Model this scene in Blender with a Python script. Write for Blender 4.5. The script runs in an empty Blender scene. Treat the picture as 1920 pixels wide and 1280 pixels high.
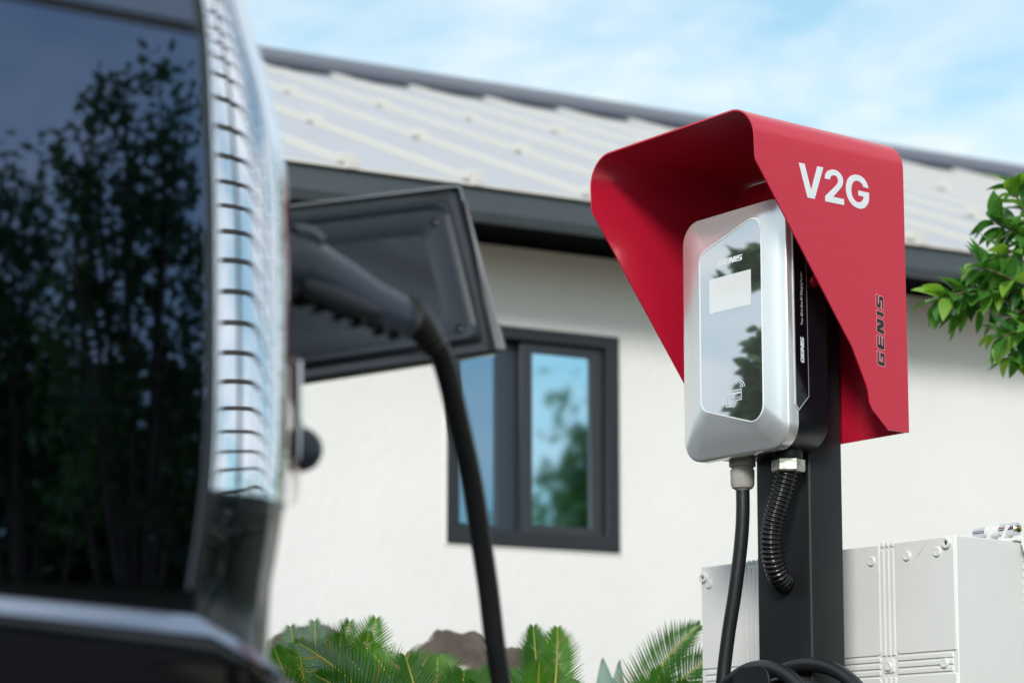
import bpy, bmesh, math, random
from mathutils import Vector, Matrix, noise
from mathutils.geometry import tessellate_polygon
R = math.radians
sc = bpy.context.scene
col = sc.collection
rnd = random.Random(7)
CAM_H = 0.78

# ------------------------------------------------------------------ camera
PITCH = math.atan(636/4577)
cam = bpy.data.objects.new('camera', bpy.data.cameras.new('camera'))
col.objects.link(cam); sc.camera = cam
cam.location = (0, 0, CAM_H)
cam.rotation_euler = (R(90)+PITCH, 0, 0)
cam.data.lens = 85; cam.data.sensor_width = 36
cam.data.shift_y = 284/1920
cam.data.clip_start = 0.05; cam.data.clip_end = 600
cam.data.dof.use_dof = True
cam.data.dof.focus_distance = 4.12
cam.data.dof.aperture_fstop = 4.2
cam.data.dof.aperture_blades = 0

# ------------------------------------------------------------------ world and sun
W = bpy.data.worlds.new('World'); sc.world = W; W.use_nodes = True
nt = W.node_tree; nt.nodes.clear()
n_out = nt.nodes.new('ShaderNodeOutputWorld'); n_bg = nt.nodes.new('ShaderNodeBackground')
sky = nt.nodes.new('ShaderNodeTexSky'); sky.sky_type = 'NISHITA'; sky.sun_disc = False
SUN_DIR = Vector((-.15, -.75, .38)).normalized()
sky.sun_elevation = math.asin(SUN_DIR.z); sky.sun_rotation = math.atan2(SUN_DIR.x, SUN_DIR.y) % (2*math.pi)
sky.air_density = 1.0; sky.dust_density = 0.6; sky.ozone_density = 1.5
tc = nt.nodes.new('ShaderNodeTexCoord')
sep = nt.nodes.new('ShaderNodeSeparateXYZ')
def wmath(op, a, b=None):
    m = nt.nodes.new('ShaderNodeMath'); m.operation = op
    for i, v in enumerate((a, b)):
        if v is None: continue
        if isinstance(v, (int, float)): m.inputs[i].default_value = v
        else: nt.links.new(v, m.inputs[i])
    return m.outputs[0]
nt.links.new(tc.outputs['Generated'], sep.inputs[0])
den = wmath('ADD', wmath('MAXIMUM', sep.outputs['Z'], 0.0), 0.22)
cmb = nt.nodes.new('ShaderNodeCombineXYZ')
nt.links.new(wmath('DIVIDE', sep.outputs['X'], den), cmb.inputs[0])
nt.links.new(wmath('DIVIDE', sep.outputs['Y'], den), cmb.inputs[1])
cmb.inputs[2].default_value = 3.3
no = nt.nodes.new('ShaderNodeTexNoise'); no.inputs['Scale'].default_value = 2.7
no.inputs['Detail'].default_value = 7; no.inputs['Roughness'].default_value = .58; no.inputs['Distortion'].default_value = .35
nt.links.new(cmb.outputs[0], no.inputs['Vector'])
ramp = nt.nodes.new('ShaderNodeValToRGB')
ramp.color_ramp.elements[0].position = .36; ramp.color_ramp.elements[1].position = .57
ramp.color_ramp.elements[0].color = (.26,)*3+(1,); ramp.color_ramp.elements[1].color = (1, 1, 1, 1)
nt.links.new(no.outputs['Fac'], ramp.inputs[0])
tint = nt.nodes.new('ShaderNodeMix'); tint.data_type = 'RGBA'; tint.blend_type = 'MULTIPLY'
tint.inputs[0].default_value = 1
nt.links.new(sky.outputs[0], tint.inputs[6]); tint.inputs[7].default_value = (.82, 1.34, 1.24, 1)
mx = nt.nodes.new('ShaderNodeMix'); mx.data_type = 'RGBA'
nt.links.new(ramp.outputs[0], mx.inputs[0]); nt.links.new(tint.outputs[2], mx.inputs[6])
mx.inputs[7].default_value = (6.9, 7.45, 7.8, 1)
nt.links.new(mx.outputs[2], n_bg.inputs[0]); n_bg.inputs[1].default_value = 0.1
nt.links.new(n_bg.outputs[0], n_out.inputs[0])

sl = bpy.data.lights.new('sun', 'SUN'); so = bpy.data.objects.new('sun', sl); col.objects.link(so)
sl.energy = 1.95; sl.angle = R(12); sl.color = (1, .96, .90)
so.rotation_euler = SUN_DIR.to_track_quat('Z', 'Y').to_euler(); so.location = (-8, -12, 12)

sc.view_settings.view_transform = 'Standard'; sc.view_settings.look = 'None'
sc.view_settings.exposure = 0.45; sc.view_settings.gamma = 1
sc.render.engine = 'CYCLES'
sc.render.resolution_x = 1024; sc.render.resolution_y = 682

# ------------------------------------------------------------------ materials
def mat(name, color, rough=.5, metal=0, spec=.5, coat=0, coat_rough=.05, bump=0, bscale=60, var=0, vscale=6,
        trans=0, emit=None, detail=6, dirt=None, ior=None, stretch=None):
    m = bpy.data.materials.new(name); m.use_nodes = True
    t = m.node_tree; b = t.nodes['Principled BSDF']
    b.inputs['Base Color'].default_value = (*color, 1); b.inputs['Roughness'].default_value = rough
    b.inputs['Metallic'].default_value = metal; b.inputs['Specular IOR Level'].default_value = spec
    b.inputs['Coat Weight'].default_value = coat; b.inputs['Coat Roughness'].default_value = coat_rough
    if ior: b.inputs['IOR'].default_value = ior
    if emit: b.inputs['Emission Color'].default_value = (*emit[:3], 1); b.inputs['Emission Strength'].default_value = emit[3]
    tcn = t.nodes.new('ShaderNodeTexCoord'); vec = tcn.outputs['Object']
    if stretch:
        mp = t.nodes.new('ShaderNodeMapping'); mp.inputs['Scale'].default_value = stretch
        t.links.new(vec, mp.inputs[0]); vec = mp.outputs[0]
    cout = None
    if var:
        n = t.nodes.new('ShaderNodeTexNoise'); n.inputs['Scale'].default_value = vscale; n.inputs['Detail'].default_value = detail
        n.inputs['Roughness'].default_value = .6
        t.links.new(vec, n.inputs['Vector'])
        r = t.nodes.new('ShaderNodeValToRGB')
        r.color_ramp.elements[0].position = .3; r.color_ramp.elements[1].position = .7
        r.color_ramp.elements[0].color = (*[max(0, c*(1-var)) for c in color], 1)
        r.color_ramp.elements[1].color = (*[min(1, c*(1+var)) for c in color], 1)
        t.links.new(n.outputs['Fac'], r.inputs[0]); cout = r.outputs[0]
        t.links.new(cout, b.inputs['Base Color'])
        mr = t.nodes.new('ShaderNodeMapRange'); mr.inputs['To Min'].default_value = rough*.8; mr.inputs['To Max'].default_value = min(1, rough*1.25)
        t.links.new(n.outputs['Fac'], mr.inputs[0]); t.links.new(mr.outputs[0], b.inputs['Roughness'])
    if dirt:   # (colour, threshold, scale): specks of dust and grime
        n = t.nodes.new('ShaderNodeTexNoise'); n.inputs['Scale'].default_value = dirt[2]; n.inputs['Detail'].default_value = 3
        t.links.new(tcn.outputs['Object'], n.inputs['Vector'])
        r = t.nodes.new('ShaderNodeValToRGB'); r.color_ramp.elements[0].position = dirt[1]; r.color_ramp.elements[1].position = dirt[1]+.06
        t.links.new(n.outputs['Fac'], r.inputs[0])
        mm = t.nodes.new('ShaderNodeMix'); mm.data_type = 'RGBA'; t.links.new(r.outputs[0], mm.inputs[0])
        if cout: t.links.new(cout, mm.inputs[6])
        else: mm.inputs[6].default_value = (*color, 1)
        mm.inputs[7].default_value = (*dirt[0], 1); t.links.new(mm.outputs[2], b.inputs['Base Color'])
    if bump:
        n = t.nodes.new('ShaderNodeTexNoise'); n.inputs['Scale'].default_value = bscale; n.inputs['Detail'].default_value = 3
        t.links.new(vec, n.inputs['Vector'])
        bp = t.nodes.new('ShaderNodeBump'); bp.inputs['Strength'].default_value = bump; bp.inputs['Distance'].default_value = .01
        t.links.new(n.outputs['Fac'], bp.inputs['Height']); t.links.new(bp.outputs[0], b.inputs['Normal'])
        if coat: t.links.new(bp.outputs[0], b.inputs['Coat Normal'])
    if trans:
        tr = t.nodes.new('ShaderNodeBsdfTranslucent'); mxs = t.nodes.new('ShaderNodeMixShader'); mxs.inputs[0].default_value = trans
        tr.inputs[0].default_value = (min(1, color[0]*2.2), min(1, color[1]*2.0), color[2]*1.0, 1)
        t.links.new(b.outputs[0], mxs.inputs[1]); t.links.new(tr.outputs[0], mxs.inputs[2])
        t.links.new(mxs.outputs[0], t.nodes['Material Output'].inputs[0])
    return m
M = {}
M['red'] = mat('red powder coat', (.57, .011, .040), .36, coat=.38, coat_rough=.10, bump=.07, bscale=220, dirt=((.7, .3, .3), .74, 260))
M['white_print'] = mat('white vinyl print', (.78, .82, .86), .5)
M['black_print'] = mat('black vinyl print', (.02, .012, .015), .4)
M['outline_print'] = mat('pale outline print', (.78, .35, .38), .5)
M['post'] = mat('dark grey painted steel', (.015, .016, .018), .42, spec=.4, bump=.03, bscale=300, var=.18, vscale=9, dirt=((.14, .13, .12), .735, 150))
M['silver'] = mat('silver painted plastic', (.80, .81, .82), .27, metal=.65, coat=.3, bump=.01, bscale=500)
M['silver_rim'] = mat('satin silver rim', (.66, .68, .69), .26, metal=.55)
M['bezel'] = mat('white bezel', (.85, .86, .88), .3)
M['panel'] = mat('glossy grey acrylic', (.68, .68, .70), .035, metal=.95)
M['screen'] = mat('lcd screen', (.78, .79, .80), .12, coat=.4)
M['body_dark'] = mat('dark blue black plastic', (.006, .008, .013), .32, var=.1, vscale=5)
M['strip'] = mat('gloss black strip', (.004, .004, .006), .12)
M['button'] = mat('red button', (.35, .01, .02), .25, coat=.5)
M['zinc'] = mat('zinc plated steel', (.50, .49, .42), .34, metal=.8, var=.5, vscale=40, bump=.1, bscale=120)
M['rubber'] = mat('black rubber cable', (.013, .014, .016), .38, spec=.5, bump=.04, bscale=90, dirt=((.3, .28, .25), .75, 120))
M['conduit'] = mat('black coated conduit', (.010, .010, .012), .22, spec=.6, dirt=((.25, .22, .18), .75, 110))
M['gland'] = mat('grey nylon gland', (.42, .40, .37), .55, var=.15, vscale=30)
M['abs'] = mat('white grey moulded plastic', (.80, .80, .79), .45, bump=.02, bscale=420, var=.035, vscale=4, dirt=((.35, .24, .14), .765, 48))
M['hole'] = mat('dark screw hole', (.03, .025, .02), .6)
M['chrome'] = mat('chrome', (.82, .83, .86), .10, metal=1)
M['brass'] = mat('brass screw', (.45, .36, .16), .3, metal=1)
M['paint_car'] = mat('black car paint', (.004, .0045, .006), .05, spec=.45, coat=.35, coat_rough=.01)
M['polished'] = mat('mirror metal corner overlay', (.80, .82, .88), .02, metal=1)
M['car_glass'] = mat('tinted car glass', (.095, .125, .20), .015, metal=1)
M['lip'] = mat('painted pale lip sheen', (.30, .28, .30), .35, coat=.3)  # pale tone paints a reflection onto the body-coloured flap edge
M['ledge_sheen'] = mat('painted ledge sheen', (.42, .47, .58), .18, metal=1)  # bright metal standing in for sky reflected on the bumper ledge
M['spoiler'] = mat('spoiler sky sheen', (.12, .14, .19), .12, metal=1)  # grey-blue tone stands for sky reflected in the dark spoiler
M['seal'] = mat('black rubber seal', (.006, .007, .010), .35)
M['trim_grey'] = mat('grey satin trim', (.045, .055, .075), .35)
M['flap_plastic'] = mat('dark blue grey moulded plastic', (.020, .027, .038), .48, bump=.03, bscale=300)
M['flap_edge'] = mat('flap body edge', (.016, .018, .024), .2, coat=.8)
M['plug'] = mat('plug housing plastic', (.028, .037, .056), .27, bump=.03, bscale=200)
M['lamp_red'] = mat('red lamp lens', (.25, .015, .03), .15, coat=1)
M['tyre'] = mat('tyre rubber', (.015, .015, .015), .8, bump=.2, bscale=40)
M['wheel'] = mat('alloy wheel', (.45, .46, .48), .3, metal=.9)
M['stucco'] = mat('white stucco', (.81, .795, .79), .85, bump=.30, bscale=26, var=.045, vscale=1.1, dirt=((.60, .55, .48), .72, 1.9))
M['fascia'] = mat('grey painted metal fascia', (.052, .066, .078), .42, var=.12, vscale=3)
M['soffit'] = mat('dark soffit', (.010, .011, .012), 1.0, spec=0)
M['cap'] = mat('dark blue grey ridge metal', (.075, .085, .115), .4, var=.1, vscale=4)
M['roof'] = mat('pale coated steel sheet', (.46, .468, .50), .42, metal=.15, var=.05, vscale=2.2, bump=.03, bscale=12)
M['rib'] = mat('pale seam steel', (.60, .58, .54), .42, metal=.1)
M['frame'] = mat('charcoal window frame', (.018, .020, .026), .4)
M['sash'] = mat('charcoal window sash', (.030, .034, .043), .42)
M['sash_blue'] = mat('bluish inner sash', (.028, .042, .062), .45)  # bluer than the other sash
M['glass'] = mat('coated window glass', (.48, .70, .82), .03, metal=1)
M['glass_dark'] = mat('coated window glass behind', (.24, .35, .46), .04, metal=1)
M['room'] = mat('blind blue grey', (.05, .09, .13), .7)
M['rock'] = mat('basalt rock', (.095, .072, .058), .9, bump=.9, bscale=16, var=.55, vscale=7, dirt=((.42, .42, .36), .56, 9))
M['soil'] = mat('planting soil', (.13, .095, .065), .95, bump=.6, bscale=20, var=.4, vscale=5)
M['bounce_gravel'] = mat('pale sandy bounce gravel', (.36, .30, .22), .9, bump=.6, bscale=60, var=.35, vscale=3)  # unseen ground, colour picked to bounce warm light onto the wall
M['paving'] = mat('dark asphalt', (.055, .055, .055), .85, bump=.2, bscale=50, var=.15, vscale=3)
M['bark'] = mat('bark', (.09, .065, .045), .9, bump=.8, bscale=25, var=.4, vscale=10)
M['twig'] = mat('green brown twig', (.10, .11, .04), .7, bump=.3, bscale=80, var=.3, vscale=20)
LEAF = [mat('citrus leaf deep', (.028, .125, .026), .34, spec=.55, trans=.22, var=.25, vscale=30),
        mat('citrus leaf mid', (.065, .21, .035), .33, spec=.55, trans=.28, var=.22, vscale=30),
        mat('citrus leaf young', (.22, .42, .06), .38, spec=.5, trans=.38, var=.2, vscale=30)]
FROND = [mat('cycad leaf', (.034, .125, .013), .36, spec=.5, trans=.25, var=.3, vscale=14),
         mat('cycad leaf light', (.07, .195, .020), .38, spec=.5, trans=.3, var=.3, vscale=14),
         mat('cycad leaf dusty', (.09, .17, .11), .5, trans=.2, var=.25, vscale=14)]
LEAF.append(mat('citrus leaf bright', (.12, .30, .05), .36, spec=.5, trans=.34, var=.25, vscale=30))
M['rachis'] = mat('yellow green leaf stalk', (.30, .30, .035), .5)
M['dry'] = mat('dry leaf tip', (.17, .16, .045), .7, trans=.15)
M['agave'] = mat('glaucous leaf', (.20, .33, .27), .55, trans=.15, var=.15, vscale=12)
M['treeleaf'] = mat('tree foliage', (.045, .105, .03), .5, trans=.25, var=.5, vscale=.8)
M['hedgeleaf'] = mat('hedge foliage', (.022, .060, .014), .5, trans=.2, var=.5, vscale=3)
M['timber'] = mat('brown stained timber', (.055, .035, .022), .7, var=.3, vscale=8, bump=.2, bscale=40)

# ------------------------------------------------------------------ helpers
def mk(name, vs, fs, m, parent=None, smooth=False, sharp=None, mats=None):
    me = bpy.data.meshes.new(name); me.from_pydata([tuple(v) for v in vs], [], fs)
    me.materials.append(m)
    for x in mats or []: me.materials.append(x)
    if smooth:
        me.polygons.foreach_set('use_smooth', [True]*len(me.polygons))
        if sharp is not None: me.set_sharp_from_angle(angle=R(sharp))
    o = bpy.data.objects.new(name, me); col.objects.link(o)
    if parent: o.parent = parent
    return o
def fix(o):
    bm = bmesh.new(); bm.from_mesh(o.data); bmesh.ops.recalc_face_normals(bm, faces=bm.faces); bm.to_mesh(o.data); bm.free(); return o
def tag(o, label=None, cat=None, group=None, kind=None):
    if label: o['label'] = label
    if cat: o['category'] = cat
    if group: o['group'] = group
    if kind: o['kind'] = kind
    return o
def empty(name, loc, rz, label, cat, group=None):
    o = bpy.data.objects.new(name, None); col.objects.link(o); o.empty_display_size = .1
    o.location = loc; o.rotation_euler = (0, 0, rz); tag(o, label, cat, group); return o
def bevel(o, w, seg=2, ang=35):
    b = o.modifiers.new('bevel', 'BEVEL'); b.width = w; b.segments = seg; b.limit_method = 'ANGLE'; b.angle_limit = R(ang)
    o.data.polygons.foreach_set('use_smooth', [True]*len(o.data.polygons)); o.data.set_sharp_from_angle(angle=R(50))
    b.harden_normals = False
    return o
def box(name, lo, hi, m, parent=None, bev=0):
    (a, b, c), (d, e, f) = lo, hi
    vs = [(a,b,c),(d,b,c),(d,e,c),(a,e,c),(a,b,f),(d,b,f),(d,e,f),(a,e,f)]
    o = mk(name, vs, [(0,3,2,1),(4,5,6,7),(0,1,5,4),(1,2,6,5),(2,3,7,6),(3,0,4,7)], m, parent)
    if bev: bevel(o, bev)
    return o
def rrect(x0, x1, y0, y1, r, n=8):
    pts = []
    for cx, cy, a0 in ((x1-r, y1-r, 0), (x0+r, y1-r, 90), (x0+r, y0+r, 180), (x1-r, y0+r, 270)):
        for i in range(n+1):
            a = R(a0+90*i/n); pts.append((cx+r*math.cos(a), cy+r*math.sin(a)))
    return pts
def fillet(poly, rs, n=8):
    """round every corner of a polygon, the same number of points on each"""
    out = []; N = len(poly)
    for i in range(N):
        p0, p1, p2 = Vector(poly[i-1]), Vector(poly[i]), Vector(poly[(i+1) % N])
        r = rs[i] if isinstance(rs, (list, tuple)) else rs
        u = (p0-p1).normalized(); v = (p2-p1).normalized()
        ang = u.angle(v); d = r/math.tan(ang/2); c = p1+(u+v).normalized()*(r/math.sin(ang/2))
        a = p1+u*d-c; b = p1+v*d-c
        t0 = math.atan2(a.y, a.x); t1 = math.atan2(b.y, b.x); dt = (t1-t0+math.pi) % (2*math.pi)-math.pi
        for k in range(n+1):
            t = t0+dt*k/n; out.append((c.x+r*math.cos(t), c.y+r*math.sin(t)))
    return out
def extrude(name, pts, f, t, m, parent=None, bev=0, smooth=False):
    """pts 2-D polygon; f(x, y, h) -> 3-D; thickness between h=0 and h=t"""
    n = len(pts); vs = [f(x, y, 0) for x, y in pts]+[f(x, y, t) for x, y in pts]
    tri = tessellate_polygon([[Vector((x, y, 0)) for x, y in pts]])
    fs = [tuple(i) for i in tri]+[tuple(j+n for j in reversed(i)) for i in tri]
    fs += [(i, (i+1) % n, (i+1) % n+n, i+n) for i in range(n)]
    o = fix(mk(name, vs, fs, m, parent))
    if smooth:
        o.data.polygons.foreach_set('use_smooth', [True]*len(o.data.polygons)); o.data.set_sharp_from_angle(angle=R(35))
    if bev:
        # n-gon caps give a clean bevel
        bm = bmesh.new(); v = [bm.verts.new(p) for p in vs]
        bm.faces.new(v[:n]); bm.faces.new(list(reversed(v[n:])))
        for i in range(n): bm.faces.new((v[i], v[(i+1) % n], v[(i+1) % n+n], v[i+n]))
        bmesh.ops.recalc_face_normals(bm, faces=bm.faces); bm.to_mesh(o.data); bm.free(); bevel(o, bev)
    return o
def loft(name, rings, m, parent=None, caps=(True, True), closed=True, sharp=40, mats=None):
    n = len(rings[0]); vs = [p for r in rings for p in r]; fs = []
    for j in range(len(rings)-1):
        for i in range(n if closed else n-1):
            a, b = j*n+i, j*n+(i+1) % n; fs.append((a, b, b+n, a+n))
    if closed and caps[0]: fs.append(tuple(reversed(range(n))))
    if closed and caps[1]: fs.append(tuple(range((len(rings)-1)*n, len(rings)*n)))
    o = mk(name, vs, fs, m, parent); fix(o)
    o.data.polygons.foreach_set('use_smooth', [True]*len(o.data.polygons)); o.data.set_sharp_from_angle(angle=R(sharp))
    return o
def smooth_path(pts, n=8):
    out = []; P = [Vector(p) for p in pts]; P = [P[0]*2-P[1]]+P+[P[-1]*2-P[-2]]
    for i in range(1, len(P)-2):
        a, b, c, d = P[i-1:i+3]
        for k in range(n):
            t = k/n; out.append(.5*((2*b)+(c-a)*t+(2*a-5*b+4*c-d)*t*t+(3*b-a-3*c+d)*t**3))
    out.append(P[-2]); return out
def frames(path):
    T = [(path[min(i+1, len(path)-1)]-path[max(i-1, 0)]).normalized() for i in range(len(path))]
    up = Vector((0, 0, 1)) if abs(T[0].z) < .9 else Vector((0, 1, 0))
    n = (up-T[0]*up.dot(T[0])).normalized(); out = []
    for t in T:
        n = (n-t*n.dot(t)).normalized(); out.append((t, n, t.cross(n)))
    return out
def tube(name, path, rad, m, parent=None, seg=14, caps=True, sx=1, sy=1):
    F = frames(path); rings = []
    for i, (p, (t, n, b)) in enumerate(zip(path, F)):
        r = rad(i/(len(path)-1)) if callable(rad) else rad
        rings.append([p+(n*math.cos(2*math.pi*k/seg)*sx+b*math.sin(2*math.pi*k/seg)*sy)*r for k in range(seg)])
    return loft(name, rings, m, parent, (caps, caps), sharp=50)
def disc(name, c, ax, prof, m, parent=None, seg=24):
    """lathe: prof = [(height along ax, radius)...]"""
    ax = Vector(ax).normalized(); u = ax.orthogonal().normalized(); v = ax.cross(u); c = Vector(c)
    return loft(name, [[c+ax*h+(u*math.cos(2*math.pi*k/seg)+v*math.sin(2*math.pi*k/seg))*r for k in range(seg)] for h, r in prof], m, parent, sharp=35)
def offset_poly(pts, d):
    out = []; n = len(pts)
    area = sum(pts[i-1][0]*pts[i][1]-pts[i][0]*pts[i-1][1] for i in range(n)); s = 1 if area > 0 else -1
    for i in range(n):
        a, b, c = Vector(pts[i-1]), Vector(pts[i]), Vector(pts[(i+1) % n])
        e1 = (b-a).normalized(); e2 = (c-b).normalized(); n1 = Vector((e1.y, -e1.x))*s; n2 = Vector((e2.y, -e2.x))*s
        k = n1+n2; L = max(.35, 1+n1.dot(n2)); q = b+k*(d/L); out.append((q.x, q.y))
    return out
# pixel (of the 1920 px photograph) and distance -> world point, used only to lay out things at their measured distance
def at(px, py, D):
    x = (px-960)/4533; z = (924-py)/4533
    r = Vector((x, math.cos(PITCH)-z*math.sin(PITCH), math.sin(PITCH)+z*math.cos(PITCH)))
    return r*(D/r.y)+Vector((0, 0, CAM_H))

# ------------------------------------------------------------------ ground
def ground():
    vs = []; fs = []; n = 60
    ext = 300
    o = mk('ground', [(-ext,-ext,0),(ext,-ext,0),(ext,ext,0),(-ext,ext,0)], [(0,1,2,3)], M['bounce_gravel']); tag(o, kind='structure')
    o = box('paved_court', (-7, -7, -.1), (1.3, 4.6, .02), M['paving'], bev=.01); tag(o, kind='structure')
    o = box('paved_court', (1.302, -9, -.1), (9.5, .6, .02), M['paving'], bev=.01); tag(o, kind='structure')  # unseen slab added so the lower car body mirrors something dark
    # low planting mound along the house
    nx, ny = 40, 24; rings = []
    for j in range(ny+1):
        row = []
        for i in range(nx+1):
            x = -2.6+6.2*i/nx; y = 4.35+3.0*j/ny+.40*(x+1)
            e = min(i, nx-i)/6; f = min(j, ny-j)/6; k = min(1, e)*min(1, f); k = k*k*(3-2*k)
            z = .02+.62*k+.05*noise.noise(Vector((x*2, y*2, 1)))*k-.06*(1-k)
            row.append((x, y, z))
        rings.append(row)
    o = loft('planting_mound', rings, M['soil'], closed=False, sharp=80); tag(o, kind='structure')
ground()

# ------------------------------------------------------------------ house
HB = R(62.8); HROT = math.pi/2-HB
OH = Vector((.0755, 8.5, CAM_H))
SP = .41
def house():
    t = empty('house', OH-Vector((0, 0, CAM_H)), HROT, 'white stucco house with pale ribbed metal roof and charcoal eaves behind the charger', 'house')
    Z = CAM_H
    U0, U1 = -4.4, 11.2
    # wall with a real window opening (0.34 m thick walls)
    wx0, wx1, wz0, wz1 = -.341, .349, .984+Z, 1.775+Z
    vs = []; 
    xs = [U0+.35, wx0, wx1, U1-.35]; zs = [0, wz0, wz1, 2.10+Z]
    for y in (0, .14):
        for z in zs:
            for x in xs: vs.append((x, y, z))
    fs = []
    for j in range(3):
        for i in range(3):
            if i == 1 and j == 1: continue
            a = j*4+i; fs.append((a, a+1, a+5, a+4)); fs.append((a+16, a+20, a+21, a+17))
    fs += [(5, 6, 22, 21), (10, 9, 25, 26), (9, 5, 21, 25), (6, 10, 26, 22)]
    fs += [(0, 4, 20, 16), (4, 8, 24, 20), (8, 12, 28, 24), (3, 19, 23, 7), (7, 23, 27, 11), (11, 27, 31, 15), (12, 13, 29, 28), (13, 14, 30, 29), (14, 15, 31, 30)]
    fix(mk('wall', vs, fs, M['stucco'], t))
    NR = 4.25; ZE = 2.155+Z; NE = -.42
    def rz(n): return ZE+SP*(n-NE)
    # gable walls and back wall
    for x0, x1 in ((U0+.35, U0+.49), (U1-.49, U1-.35)):
        pts = [(.142, 0), (8.1, 0), (8.1, 2.1+Z), (NR, rz(NR)-.12), (.142, 2.1+Z)]
        extrude('gable_wall', pts, lambda a, b, h, x0=x0, x1=x1: (x0+h, a, b), x1-x0, M['stucco'], t)
    box('back_wall', (U0+.35, 8.102, 0), (U1-.35, 8.24, 2.1+Z), M['stucco'], t)
    # roof: one sheet per bay, a raised seam between, fixings on the seams
    step = .46; k0 = int((U0)/step)-1; k = 0; x = U0+.03
    first = None; x_ = []
    q = .02+step*math.floor((U0-.02)/step)+step
    while q < U1: x_.append(q); q += step
    bays = list(zip([U0]+x_, x_+[U1]))
    for a, b in bays:
        m_ = (a+b)/2
        L = math.hypot(NR-NE, SP*(NR-NE)); 
        pts = [(NE, 0), (NR, 0)]
        v = []
        prof = [(a+.012, 0), (a+.10, 0), (a+.14, .006), (a+.18, .006), (a+.22, 0), (b-.012, 0)]
        for n in (NE, NR):
            for xx, hh in prof: v.append((xx, n, rz(n)+hh))
        for n in (NE, NR):
            for xx, hh in prof: v.append((xx, n, rz(n)-.02))
        f = [(i, i+1, i+7, i+6) for i in range(5)]+[(i+13, i+12, i+18, i+19) for i in range(5)]
        f += [(i, i+12, i+13, i+1) for i in range(5)]
        fix(mk('roof_sheet', v, f, M['roof'], t))
    rib_me = None
    for xx in x_:
        if rib_me is None:
            prof = [(-.020, -.004), (-.014, .022), (.014, .022), (.020, -.004)]
            v = [(p, n, SP*(n-NE)+h) for n in (NE-.03, NR-.05) for p, h in prof]
            o = fix(mk('roof_rib', v, [(0,1,5,4),(1,2,6,5),(2,3,7,6),(0,3,2,1),(4,5,6,7),(3,0,4,7)], M['rib'], t)); rib_me = o
            o.location = (xx, 0, ZE)
        else:
            o = rib_me.copy(); col.objects.link(o); o.location = (xx, 0, ZE)
        o.parent = t
    clip = None
    for i, xx in enumerate(x_):
        if xx > 6.6: break
        for s in (-.40, 1.0, 2.4, 4.12):
            z = SP*(s-NE)
            if clip is None:
                v = []
                for zz, w in ((.012, .032), (.040, .024)):
                    for sx, sy in ((-1,-1),(1,-1),(1,1),(-1,1)): v.append((sx*w, sy*.026, zz+SP*sy*.026))
                clip = mk('roof_clip', v, [(3,2,1,0),(4,5,6,7),(0,1,5,4),(1,2,6,5),(2,3,7,6),(3,0,4,7)], M['rib'], t)
                o = clip
            else:
                o = clip.copy(); col.objects.link(o); o.parent = t
            o.location = (xx+(.0 if s > 0 else .0), s, ZE+z)
            if s > 99:   # small fixings also in the middle of the sheets
                o2 = clip.copy(); col.objects.link(o2); o2.parent = t; o2.scale = (.7, .7, .62)
                o2.location = (xx+.16, s-.25, ZE+SP*(s-.25-NE)-.004)
    # ridge cap and rear slope
    v = []
    for xx in (U0-.02, U1+.02):
        v += [(xx, NR-.17, rz(NR-.17)+.02), (xx, NR-.16, rz(NR-.16)+.060), (xx, NR+.02, rz(NR)+.105), (xx, NR+.2, rz(NR-.16)+.060), (xx, NR+.2, rz(NR-.17)+.0)]
    fix(mk('ridge_cap', v, [(0,1,6,5),(1,2,7,6),(2,3,8,7),(3,4,9,8),(4,3,2,1,0),(5,6,7,8,9)], M['cap'], t))
    v = [(U0, NR+.02, rz(NR)), (U1, NR+.02, rz(NR)), (U1, 8.55, rz(NE)+.05), (U0, 8.55, rz(NE)+.05)]
    v += [(a, b, c-.04) for a, b, c in v]
    fix(mk('rear_roof', v, [(0,1,2,3),(7,6,5,4),(0,4,5,1),(1,5,6,2),(2,6,7,3),(3,7,4,0)], M['roof'], t))
    # eaves
    pr = [(-.415, 2.142), (-.43, 2.13), (-.435, 2.055), (-.425, 2.028), (-.395, 2.028), (-.395, 2.142)]
    f = lambda a, b, h: (U0+h, a, b+Z)
    extrude('fascia', pr, f, U1-U0, M['fascia'], t)
    extrude('drip_edge', [(-.445, 2.148), (-.448, 2.138), (-.38, 2.144), (-.38, 2.152)], f, U1-U0, M['rib'], t)
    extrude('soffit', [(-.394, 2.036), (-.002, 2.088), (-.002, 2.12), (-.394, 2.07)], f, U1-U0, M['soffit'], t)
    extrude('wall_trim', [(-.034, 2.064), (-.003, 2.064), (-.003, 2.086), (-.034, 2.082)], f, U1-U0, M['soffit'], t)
    # window
    def fr(name, x0, x1, z0, z1, w, y0, y1, m, par):
        bm_v = []; fs = []
        for y in (y0, y1):
            for a, b, c, d in ((x0, x1, z0, z1), (x0+w[0], x1-w[1], z0+w[2], z1-w[3])):
                bm_v += [(a, y, c), (b, y, c), (b, y, d), (a, y, d)]
        for i in range(4):
            j = (i+1) % 4
            fs += [(i, j, j+4, i+4), (i+8, i+12, j+12, j+8), (i, i+8, j+8, j), (i+4, j+4, j+12, i+12)]
        o = fix(mk(name, bm_v, fs, m, par)); bevel(o, .003, 2); return o
    w = fr('window', -.340, .348, .985+Z, 1.774+Z, (.045, .055, .055, .045), -.012, .10, M['frame'], t)
    fr('sash', -.046, .292, 1.04+Z, 1.728+Z, (.050, .052, .03, .036), .012, .040, M['sash'], w)
    fr('sash', -.294, -.040, 1.041+Z, 1.728+Z, (.02, .085, .025, .036), .048, .078, M['sash_blue'], w)
    box('pane', (-.002, .024, 1.062+Z), (.246, .030, 1.70+Z), M['glass'], w)
    box('pane', (-.280, .060, 1.058+Z), (-.118, .066, 1.70+Z), M['glass_dark'], w)
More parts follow.
